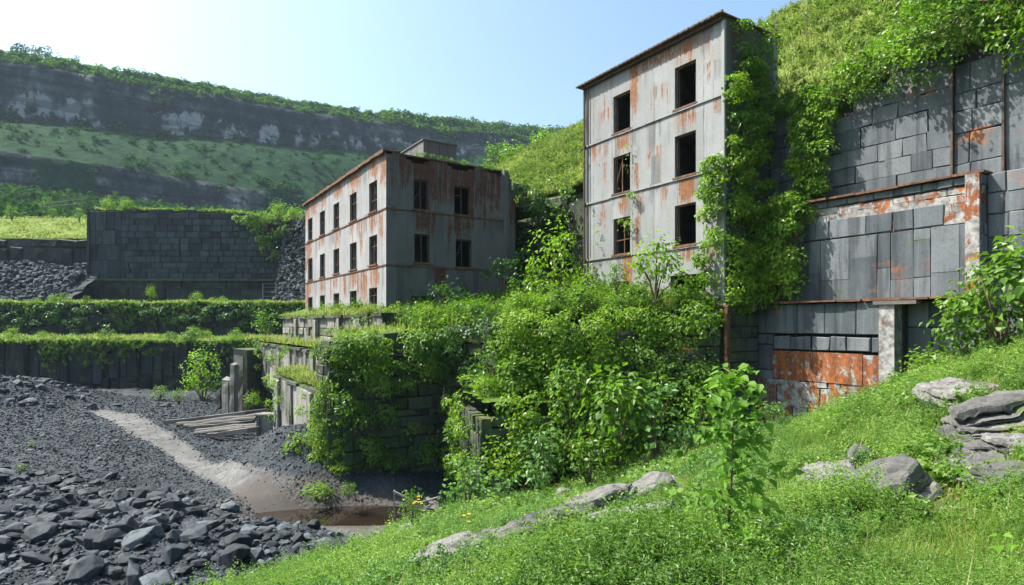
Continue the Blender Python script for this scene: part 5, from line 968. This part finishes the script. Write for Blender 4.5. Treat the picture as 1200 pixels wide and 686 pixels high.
# on the front retaining walls
def P3(p, z): return (p[0], p[1], z)
def curtain(label, p, q, z0, z1a, z1b, mat, seed, mask=None, bulge=.8, cpm=1.0, cl=(.45, 1.0), leaf=.24, dens=140, loose=9):
    d = np.array((q[0]-p[0], q[1]-p[1])); n = np.array((d[1], -d[0]))/np.hypot(*d)
    return creeper('creeper', label, mat, quad(P3(p, z0), P3(q, z0), P3(p, z1a), P3(q, z1b)), (n[0], n[1], .15), float(np.hypot(*d))*(max(z1a, z1b)-z0), leaf, cl, cpm, dens, bulge, mask, loose, seed=seed)
def lerp(p, q, k): return (p[0]+(q[0]-p[0])*k, p[1]+(q[1]-p[1])*k)
fb = lambda k, a, sx=4, sy=4: (lambda u, v: np.clip(a+2.2*fbm(u*sx, v*sy, 3, k), 0, 1))
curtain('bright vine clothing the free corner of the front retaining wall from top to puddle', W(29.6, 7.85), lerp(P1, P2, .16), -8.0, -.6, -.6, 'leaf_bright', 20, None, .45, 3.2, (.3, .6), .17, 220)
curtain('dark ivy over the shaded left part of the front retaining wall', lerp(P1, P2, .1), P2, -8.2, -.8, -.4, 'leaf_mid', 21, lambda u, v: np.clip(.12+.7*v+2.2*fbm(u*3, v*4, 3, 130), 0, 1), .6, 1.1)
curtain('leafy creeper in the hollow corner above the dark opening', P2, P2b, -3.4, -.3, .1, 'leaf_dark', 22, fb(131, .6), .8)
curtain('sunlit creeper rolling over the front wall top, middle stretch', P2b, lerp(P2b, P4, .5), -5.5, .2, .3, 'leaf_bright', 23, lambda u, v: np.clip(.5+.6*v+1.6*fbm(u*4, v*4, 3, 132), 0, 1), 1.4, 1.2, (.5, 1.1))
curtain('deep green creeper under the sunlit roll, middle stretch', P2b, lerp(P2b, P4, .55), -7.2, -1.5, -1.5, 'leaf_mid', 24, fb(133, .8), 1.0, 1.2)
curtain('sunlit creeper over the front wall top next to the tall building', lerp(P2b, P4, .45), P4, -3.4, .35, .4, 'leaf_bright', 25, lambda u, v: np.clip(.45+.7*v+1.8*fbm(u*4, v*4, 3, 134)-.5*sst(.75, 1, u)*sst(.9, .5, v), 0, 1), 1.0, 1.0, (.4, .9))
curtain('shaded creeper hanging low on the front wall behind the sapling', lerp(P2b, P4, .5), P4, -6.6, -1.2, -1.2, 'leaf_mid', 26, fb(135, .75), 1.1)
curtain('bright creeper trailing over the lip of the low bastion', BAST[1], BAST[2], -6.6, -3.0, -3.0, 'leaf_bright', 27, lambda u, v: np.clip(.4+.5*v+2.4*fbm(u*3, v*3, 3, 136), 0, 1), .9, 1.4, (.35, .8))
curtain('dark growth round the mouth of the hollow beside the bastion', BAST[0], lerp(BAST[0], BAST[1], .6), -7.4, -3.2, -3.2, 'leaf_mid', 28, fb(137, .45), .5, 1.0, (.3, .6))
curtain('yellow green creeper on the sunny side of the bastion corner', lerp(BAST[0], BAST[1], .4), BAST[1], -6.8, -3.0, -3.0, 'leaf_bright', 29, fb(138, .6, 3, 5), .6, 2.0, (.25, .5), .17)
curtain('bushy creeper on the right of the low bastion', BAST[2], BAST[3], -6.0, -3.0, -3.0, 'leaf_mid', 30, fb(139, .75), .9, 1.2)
creeper('creeper', 'long bright fringe of weeds along the terrace brink', 'leaf_bright', lambda u, v: np.stack([-8.4+17.4*u, np.interp(-8.4+17.4*u, [P1[0], P2[0], P2b[0], P4[0]], [P1[1], P2[1], P2b[1], P4[1]])+.1+1.1*v, -.55+1.1*u+.15*v], 1), (0, -.4, .9), 22, .16, (.2, .6), 2.6, 190, .1, mask=lambda u, v: np.clip(.4*sst(.15, .4, u)+2.4*fbm(u*9, v*2, 3, 125), 0, 1), seed=31)
creeper('creeper', 'green growth on the bastion top behind its lip', 'leaf_bright', quad((-1.6, 24.8, -3.1), (3, 25.9, -3.1), (-2.3, 28.5, -3.0), (3, 28.5, -2.8)), (0, -.2, 1), 17, .2, (.3, .8), 1.0, 160, .35, seed=32)
for i, (s0, s1, b, z0, z1, lb) in enumerate(((53, 31, 11.1, -1.6, .6, 'patchy creeper on the rust streaked wall under the left building'), (56, 31.5, 9.4, -4.6, -1.5, 'patchy creeper between the concrete piers of the middle step'), (40, 30, 7.6, -7.0, -3.1, 'tufts on the broad slabs of the lowest step'))):
    creeper('creeper', lb, 'leaf_mid' if i < 2 else 'leaf_bright', wallq(s0, s1, b, z0, z1), mB, (s0-s1)*(z1-z0), .17, (.2, .5), .6, 200, .2, mask=lambda u, v, i=i: np.clip(-.05+.4*v+2.6*fbm(u*6, v*2, 3, 140+i), 0, 1), loose=3, seed=33+i)
creeper('creeper', 'ivy pouring over the right end of the great block wall', 'leaf_mid', quad((-46, 99.6, 13.5), (-36.5, 99.8, 9), (-47, 99.8, 18.6), (-37, 99.8, 18)), (0, -1, .1), 60, .45, (.6, 1.4), .5, 60, .6, mask=lambda u, v: np.clip(-.3+.9*u+.5*v+2*fbm(u*3, v*3, 3, 143), 0, 1), loose=3, seed=36)
creeper('creeper', 'dark ivy covering the middle bench wall in uneven lobes', 'leaf_dark', lambda u, v: np.stack([-92+62*u, mid_y(-92+62*u)-.3, -1.8+4.6*v], 1), (0, -1, .15), 280, .42, (.4, 1.0), .45, 60, .3, mask=lambda u, v: np.clip(-.05+.5*v+.5*sst(.75, .3, u)+2*fbm(u*9, v*2, 3, 144), 0, 1), loose=2, seed=37)

# ------------------------------------------------------------------ trees
t = thing('tree', 'tree leaning over the top of the slate wall, its branches shading the blocks', 'tree', W(8.4, 27.6, 10.6)); g = G(); tr = G()
base = np.array(W(8.4, 27.6, 10.6)); ends = []
for (s, b, z, r) in ((11.6, 25.6, 11.2, .8), (12.6, 26.2, 11.6, .6), (10.6, 25.0, 10.6, .8), (10.0, 24.9, 11.9, 1.0), (9.2, 24.7, 10.9, .8), (8.4, 24.9, 10.3, .8), (7.6, 24.9, 10.9, .9), (6.6, 25.0, 10.9, .9), (8.9, 25.6, 12.6, 1.2), (10.8, 26.2, 12.4, 1.0), (7.4, 25.6, 12.2, 1.2), (6.0, 25.8, 12.0, 1.1), (5.2, 26.0, 11.2, 1.0), (8.4, 26.8, 13.6, 1.4), (10.0, 27.4, 13.4, 1.3), (6.6, 27.2, 13.6, 1.4), (11.9, 27.4, 12.6, .9), (9.6, 25.2, 10.0, .6), (8.0, 24.6, 9.5, .5), (12.8, 24.8, 10.7, .55), (11.7, 24.6, 10.3, .5), (13.5, 25.0, 10.5, .45), (10.4, 24.4, 9.8, .45), (6.9, 24.5, 9.9, .6)): ends.append((np.array(W(s, b, z))-base, r))
tr.tube([(0, 0, -1.2), (-.2, -.3, .5), (-.4, -.8, 1.6)], [.26, .2, .15], 8); lm = G()
for e, r in ends: lm.tube([(-.3, -.6, 1.0), tuple(e*.55+np.array((0, 0, .5))), tuple(e*.9), tuple(e+np.array((0, 0, r*.3)))], [.09, .055, .03, .012], 6)
clumps(g, [e for e, r in ends], [r for e, r in ends], 330, .19, .3, .75)
for e, r in ends: clumps(g, e+rng.normal(size=(3, 3))*r*.75, rng.uniform(.3, .55, 3), 260, .17, .3, .8)
g.build('crown', MAT['leaf_mid'], t); tr.build('trunk', MAT['bark'], t); lm.build('limb', MAT['bark'], t)
# the sapling in front of the camera
p = on_slope(846, 680); p = (1.98, 5.7, float(slope_z(1.98, 5.7))); t = thing('sapling', 'slender young tree with broad heart shaped leaves standing in the foreground weeds', 'tree', p); g = G(); st = G(); br = G(); H = 2.32
stem = lambda z: np.array((.10*math.sin(z*1.2)+.02*z, .03*math.sin(z*2), z)); st.tube([tuple(stem(z)) for z in np.linspace(-.1, H, 14)], list(np.linspace(.017, .004, 14)), 7)
r2 = random.Random(5); LP = []; LN = []
for k in range(62):
    z = .2+(H-.25)*(k/62)**.9; a = k*2.4+r2.uniform(-.4, .4); ln = (.62 if z < 1.4 else .54)*(1-.5*(z/H)**2)*r2.uniform(.6, 1.15); q0 = stem(z); dr = np.array((math.cos(a), math.sin(a), r2.uniform(.15, .6))); pts = [q0, q0+dr*ln*.5, q0+dr*ln+np.array((0, 0, -.05))]
    br.tube([tuple(v) for v in pts], [.005, .0035, .002], 4); m_ = r2.randint(7, 11)
    for j in range(m_): f_ = (j+1)/m_; c = q0+dr*ln*f_+np.array((0, 0, -.05*f_*f_)); LP.append(c+np.array([r2.uniform(-.035, .035) for _ in range(3)])); LN.append(np.array((r2.uniform(-.6, .6), r2.uniform(-.8, .2), .6)))
def heart(g, P, N, size):
    """broad pointed leaves with a folded midrib, hanging from short stalks"""
    n = len(P); N = nz(np.array(N)); T = rng.normal(size=(n, 3))*.5; T[:, 2] -= .9; T = nz(T-(T*N).sum(1, keepdims=True)*N); S_ = np.cross(N, T); Ln = (size*rng.uniform(.65, 1.2, n))[:, None]; P = np.array(P)
    def q(t, s, h): return P+T*Ln*t+S_*Ln*s+N*Ln*h
    V = np.stack([q(0, 0, 0), q(.08, .26, .07), q(.35, .40, .12), q(.7, .20, .06), q(1, 0, -.10), q(.7, -.20, .06), q(.35, -.40, .12), q(.08, -.26, .07), q(.35, 0, .0), q(.7, 0, -.03)], 1); k = np.arange(n)[:, None]*10
    g.add(V.reshape(-1, 3), f3=np.concatenate([k+f for f in ([0, 1, 8], [1, 2, 8], [3, 4, 9], [9, 4, 5], [8, 6, 7], [8, 7, 0])]), f4=np.concatenate([k+[8, 2, 3, 9], k+[6, 8, 9, 5]]))
heart(g, LP, LN, .108); g.build('foliage', MAT['sapling'], t); st.build('stem', MAT['bark'], t); br.build('twig', MAT['stem_green'], t)
for i, (px, py, hh, lb) in enumerate(((780, 640, .55, 'small broad leaved seedling left of the foreground sapling'), (1185, 660, .45, 'broad leaved seedling in the bottom right corner'), (1085, 598, .25, 'tiny broad leaved seedling beside the large flat boulder'), (1140, 560, .4, 'tiny broad leaved plant under the pale slabs at right'))):
    q = on_slope(px, py+25); t = thing('seedling', lb, 'plant', q); g = G(); st = G(); st.tube([(0, 0, -.03), (.02, 0, hh)], [.007, .003], 5); m_ = 26 if hh > .4 else 14; zz = np.linspace(.25, 1, m_)*hh; aa_ = np.arange(m_)*2.4
    heart(g, np.c_[np.cos(aa_)*.1, np.sin(aa_)*.1, zz], np.c_[np.cos(aa_)*.5, np.sin(aa_)*.5, np.ones(m_)], .10); g.build('foliage', MAT['sapling'], t); st.build('stem', MAT['stem_green'], t)

# far wood on the ridge and hill slopes
def crown_tpl(seed, n=70):
    global rng
    keep = rng; rng = np.random.default_rng(seed); g = G(); C = rng.normal(size=(6, 3))*np.array((.22, .22, .18))+[0, 0, .5]
    for c in C: d = dirs(n//6, .35); leaves(g, c+d*.26, d+[0, 0, .4], .26, .2, .42)
    rng = keep; return np.concatenate(g.v), np.concatenate(g.f3)
CR = [crown_tpl(i) for i in range(5)]
n = 21000; a = rng.uniform(-130, 620, n); q = np.where(rng.random(n) < .42, rng.uniform(-45, 13, n), rng.uniform(22, 232, n)); x, y, z, qq = hill_xyz(a, q)
den = np.where(q < 13, .8+.8*fbm(a*.03, q*.05, 3, 150)+.6*sst(220, 330, a), .12+1.3*np.clip(fbm(a*.022, q*.03, 4, 151), -.1, 1)+.8*sst(84, 95, q)*sst(190, 120, q)+.45*sst(66, 76, q)*sst(92, 84, q)+.9*sst(230, 330, a)+.25*sst(40, 22, q)); den *= np.where((q > 70) & (q < 89) & (a < 110), .12, 1); den *= np.where((q > 24) & (q < 66), .85+.9*sst(200, 320, a), 1); den = np.where((q > 24) & (q < 66), np.maximum(den, .45), den)
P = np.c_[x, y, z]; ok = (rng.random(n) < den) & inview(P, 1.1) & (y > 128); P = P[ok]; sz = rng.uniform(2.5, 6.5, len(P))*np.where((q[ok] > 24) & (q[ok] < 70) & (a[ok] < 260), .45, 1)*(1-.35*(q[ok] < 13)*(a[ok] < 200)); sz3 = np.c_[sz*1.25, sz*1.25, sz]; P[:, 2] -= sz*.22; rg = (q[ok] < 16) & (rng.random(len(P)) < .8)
g = G(); [scatter(g, CR[k], P[rg][k::5], sz3[rg][k::5], .1) for k in range(5)]; kind(g.build('ridge_wood', MAT['ridge_leaf_sunlit']), 'stuff', 'sunlit scrub and small trees along the far ridge')
P, sz3 = P[~rg], sz3[~rg]; g = G()
for k in range(5): scatter(g, CR[k], P[k::5], sz3[k::5], .1)
kind(g.build('forest', MAT['far_leaf_shaded']), 'stuff', 'distant wood and scrub over the far hill')
for i, (px, py, hh) in enumerate(((18, 60, 8), (36, 64, 7), (52, 66, 8.5), (66, 72, 6), (91, 76, 6), (170, 90, 5), (325, 114, 5), (556, 144, 8), (590, 147, 8), (630, 150, 7))):
    tt = np.arange(250, 640, 2.0); d = np.abs(((px-600)/F*tt-HF[0])*(-HD[1])+(tt-HF[1])*HD[0]); T_ = tt[np.argmin(d)]; a_ = ((px-600)/F*T_-HF[0])*HD[0]+(T_-HF[1])*HD[1]; x, y, z, _ = hill_xyz(np.array([a_]), np.array([-3.])); t = thing('tree', 'single tree standing up on the skyline of the far ridge', 'tree', (float(x[0]), float(y[0]), float(z[0])), 0, 'trees on the far skyline')
    g = G(); C = rng.normal(size=(7, 3))*np.array((.2, .2, .2))*hh+[0, 0, .62*hh]; clumps(g, C, rng.uniform(.16, .26, 7)*hh, 14, hh*.11); g.build('crown', MAT['far_leaf_shaded'], t); st = G(); st.tube([(0, 0, -1), (0, 0, hh*.7)], [.25, .1], 6); st.build('trunk', MAT['bark'], t)

# ------------------------------------------------------------------ small things on the quarry floor
LOGS = [((193, 495.5), (313, 481.5), 46.5, .34), ((208, 498), (304, 486.5), 45.4, .30), ((216, 500), (300, 490), 44.5, .26), ((222, 502), (297, 494.5), 43.6, .30), ((230, 504.5), (304, 498), 42.8, .28), ((236, 508), (300, 500.5), 41.9, .25), ((243, 513), (304, 503), 40.8, .33), ((228, 507.5), (285, 500), 42.3, .22)]
ll = ['longest weathered beam, at the back of the timber pile', 'second beam from the back of the timber pile', 'thin beam third from the back of the timber pile', 'beam in the middle of the timber pile', 'pale beam just in front of the middle one', 'thin beam behind the front one in the timber pile', 'thick front beam of the timber pile propped on the short post', 'short stick lying across the left half of the timber pile']
for i, (p, q, T_, d) in enumerate(LOGS):
    a_ = np.array(at(*p, T_)); b_ = np.array(at(*q, T_-.6)); gz = float(pit_z(a_[0], a_[1])); a_[2] = max(a_[2], gz+d*.5)
    g = G(); r = random.Random(i); m_ = [a_+(b_-a_)*k+np.array((0, r.uniform(-.04, .04), r.uniform(-.05, .05))) for k in np.linspace(0, 1, 6)]
    c0 = a_.copy(); d *= 1.2; (g.tube([tuple(v-c0) for v in m_], [d*.5*r.uniform(.85, 1.05) for _ in m_], 8) if i % 3 else [g.bar(tuple(m_[k]-c0), tuple(m_[k+1]-c0), d*.9, d*.75) for k in range(5)]); o = g.build('timber_beam', MAT['timber']); o.location = c0; tag(o, ll[i], 'beam')
t = thing('support_block', 'mossy concrete block with a short post holding up the ends of the timber pile', 'block', at(306, 505, 41.0)); g = G(); g.box(-.1, 1.5, .1, 1.0, -.5, 1.0); g.build('block', MAT['mossy_conc'], t); g = G(); g.box(-.3, -.11, -.05, .15, -.6, .85); g.build('post', MAT['timber'], t); g = G(); g.box(-.4, 1.6, 0, 1.1, 1.0, 1.12); g.build('slab', MAT['mossy_conc'], t)
def pillar(px, py, T_, w, d, h, lb, mat='mossy_conc', lean=0.0, seed=0):
    p = at(px, py, T_); r = random.Random(seed); g = G(); n = 5; V = []
    for k in range(n+1):
        z = h*k/n; j = lambda: r.uniform(-.05, .05); o = lean*z; tz = (lambda: r.uniform(-.25, .15)) if k == n else (lambda: 0)
        V += [(-w/2+o+j(), -d/2+j(), z+tz()), (w/2+o+j(), -d/2+j(), z+tz()), (w/2+o+j(), d/2+j(), z+tz()), (-w/2+o+j(), d/2+j(), z+tz())]
    f = [(4*k+m_, 4*k+(m_+1) % 4, 4*k+4+(m_+1) % 4, 4*k+4+m_) for k in range(n) for m_ in range(4)]+[(4*n, 4*n+1, 4*n+2, 4*n+3)]; g.add(V, f); o = g.build('broken_pillar', MAT[mat]); o.location = (p[0], p[1], p[2]-.3); o.rotation_euler.z = ROT*.35; return tag(o, lb, 'pillar')
pillar(258, 484, 53, .5, .5, 2.5, 'short dark stump at the left end of the broken pillars', 'mossy_dark', .03, 1); pillar(267, 485, 52, .75, .6, 3.4, 'grey leaning stump second in the row of broken pillars', 'mossy_conc', -.02, 2); pillar(274, 484, 50, .45, .5, 4.4, 'narrow broken pillar in the middle of the row', 'mossy_conc', .01, 3); pillar(283, 484, 51, 1.0, .7, 5.3, 'tall pale broken pillar beside the standing wall end', 'mossy_conc', 0, 4); pillar(297, 486, 52, 1.5, 3.0, 6.2, 'dark standing wall end behind the broken pillars', 'mossy_dark', 0, 5)
for i in range(12):
    x = rng.uniform(-34, -7); y = rng.uniform(19, 46)
    if path_d(np.array([x]), np.array([y]))[0] < 1.4 or x > -.42*y+3: continue
    shrub(random.choice(['bright', 'mid']), (x, y, float(pit_z(x, y))-.05), rng.uniform(.25, .55), 'small green tuft growing out of the slate rubble', 1.6, 'tufts in the rubble')
# broken railing before the hollow
p = (-3.9, 23.9, -7.85); t = thing('railing', 'broken wooden railing at the edge of the puddle before the dark hollow', 'railing', p); w_ = MAT['rail']
for (x0, y0, z0, x1, y1, z1, n_) in ((-.85, .2, 0, -.85, .2, 1.15, 'post'), (.0, .0, 0, .02, 0, .72, 'post'), (.35, .0, 0, .35, .1, .6, 'post'), (-.88, .15, 1.12, .15, .02, .66, 'rail'), (.1, .02, .66, .95, .2, .86, 'rail'), (-.86, .15, .65, .35, .02, .35, 'rail'), (-.7, .1, .25, .4, 0, .12, 'rail'), (-.3, .2, .1, .6, .3, .5, 'rail')): g = G(); g.bar((x0, y0, z0), (x1, y1, z1), .07, .07); g.build(n_, w_, t)
for i in range(7):
    g = G(); g.bar((-.5, 0, 0), (.5, 0, .03), .16, .05); o = g.build('plank', MAT['timber']); o.location = (p[0]+rng.uniform(-.2, 1.3), p[1]+rng.uniform(-.5, .4), -7.55+rng.uniform(0, .3)); o.rotation_euler = (rng.uniform(-.4, .4), rng.uniform(-.4, .4), rng.uniform(0, 3)); tag(o, 'loose grey plank in the debris under the broken railing', 'plank', 'planks under the broken railing')
# fences
t = thing('fence', 'thin wire fence with posts on the middle bench below the scree', 'fence', at(308, 352, 78)); 
for k in range(6): g = G(); g.bar((k*1.7, 0, -.4), (k*1.7, 0, 2.2), .09, .09); g.build('post', MAT['steel_grey'], t)
g = G(); [g.bar((0, 0, z), (8.5, 0, z+.02), .04, .04) for z in (.5, 1.1, 1.7, 2.15)]; g.build('wire', MAT['steel_grey'], t)
t = thing('fence', 'faint post and wire fence at the back of the sunny field', 'fence', at(55, 248, 124))
for k in range(6): g = G(); g.bar((k*2.4-1, -k*.8, -.6), (k*2.4-1, -k*.8, 1.9), .12, .12); g.build('post', MAT['timber'], t)
g = G(); [g.bar((-1, 0, z), (11, -4, z+.1), .05, .05) for z in (.9, 1.7)]; g.build('wire', MAT['steel_grey'], t)
# yellow flowers and bare red stems in the slope
def flower(px, py, h, n, lb, gp=None):
    q = on_slope(px, py); t = thing('yellow_flower', lb, 'flower', q, rng.uniform(0, 6), gp); pe = G(); st = G(); lf = G()
    for k in range(n):
        pe = G(); a = rng.uniform(0, 6.28); o = np.array((math.cos(a)*.12*h, math.sin(a)*.12*h, h*rng.uniform(.85, 1.08))); st.tube([(0, 0, -.03), tuple(o*.5+[0, 0, .05*h]), tuple(o)], [.006, .005, .004], 4)
        aa_ = np.arange(9)*2*np.pi/9; pd = np.c_[np.cos(aa_), np.sin(aa_), .25+0*aa_]
        for ring, zf in ((.035, .3), (.024, .9)): V = np.stack([o+0*pd, o+np.c_[np.cos(aa_-.28), np.sin(aa_-.28), zf+0*aa_]*ring, o+np.c_[np.cos(aa_), np.sin(aa_), zf*.8+0*aa_]*ring*1.35, o+np.c_[np.cos(aa_+.28), np.sin(aa_+.28), zf+0*aa_]*ring], 1); kk = np.arange(9)[:, None]*4; pe.add(V.reshape(-1, 3)*1.0, f4=kk+[0, 1, 2, 3])
        pe.build('flower_head', MAT['petal'], t)
    leaves(lf, np.c_[rng.normal(size=(16, 2))*.05, rng.uniform(.05, .75, 16)*h], rng.normal(size=(16, 3))+[0, 0, 1], .09, .1, .22); st.build('stem', MAT['stem_green'], t); lf.build('foliage', MAT['herb'], t)
flower(488, 640, 1.3, 7, 'tallest yellow flower cluster, standing at the slope foot near the broken railing'); flower(545, 650, .8, 3, 'yellow flowers low down right of the tall yellow cluster'); flower(676, 675, .45, 3, 'pair of yellow flower heads beside a bare red stem'); flower(668, 662, .5, 2, 'single yellow flower just above the pair of heads'); flower(410, 650, .35, 1, 'tiny yellow flower at the slope foot by the rubble'); flower(632, 640, .5, 1, 'small yellow flower left of the rock band')
for i, (px, py, h, lx, lb) in enumerate(((662, 684, .62, -.22, 'bare reddish stem leaning left in the foreground'), (690, 660, .5, -.08, 'short bare stem by the rock band'), (595, 676, .55, -.2, 'thin bare stem leaning left near the lowest rocks'), (640, 600, .4, .1, 'dry twig at the upper end of the rock band'))):
    q = on_slope(px, py); g = G(); st_ = [(lx*k*k+.02*math.sin(k*9), 0, h*k) for k in np.linspace(0, 1, 7)]; g.tube(st_, list(np.linspace(.009, .004, 7)), 5)
    for k in (.5, .65, .8, .92): g.tube([(lx*k*k, 0, h*k), (lx*k*k+.05*(-1)**int(k*20), .02, h*k+.06)], [.004, .002], 4)
    o = g.build('dry_stem', MAT['stem_red']); o.location = q; tag(o, lb, 'stem')
for i, (s, b, h) in enumerate(((22, 33, 2.2), (19, 31.5, 2.6), (17.5, 36, 3), (29, 30.5, 2.4), (16, 34, 2.2))):
    g = G(); r = random.Random(i); g.tube([(0, 0, -.3), (.05, 0, h*.5), (.12, 0, h)], [.03, .02, .008], 5)
    for k in range(9): z = h*r.uniform(.35, .98); a = r.uniform(0, 6.28); l = r.uniform(.25, .6); g.tube([(.1*z/h, 0, z), (math.cos(a)*l, math.sin(a)*l, z+l*.9)], [.012, .005], 4)
    o = g.build('dead_sapling', MAT['bark']); o.location = W(s, b, float(hill_b(s, b))); tag(o, 'thin leafless sapling on the grassy hillside against the sky', 'sapling', 'leafless saplings on the hillside')

# ------------------------------------------------------------------ the air of the valley
g = G(); g.box(-660, 660, -90, 900, -11, 200); mt = bpy.data.materials.new('haze'); mt.use_nodes = True; N_ = mt.node_tree.nodes; N_.clear(); vo_ = N_.new('ShaderNodeVolumePrincipled'); vo_.inputs['Color'].default_value = (.62, .80, 1.0, 1); vo_.inputs['Density'].default_value = HAZE; vo_.inputs['Anisotropy'].default_value = .2
ou = N_.new('ShaderNodeOutputMaterial'); mt.node_tree.links.new(vo_.outputs[0], ou.inputs['Volume']); kind(g.build('haze', mt), 'stuff', 'thin blue haze filling the valley')
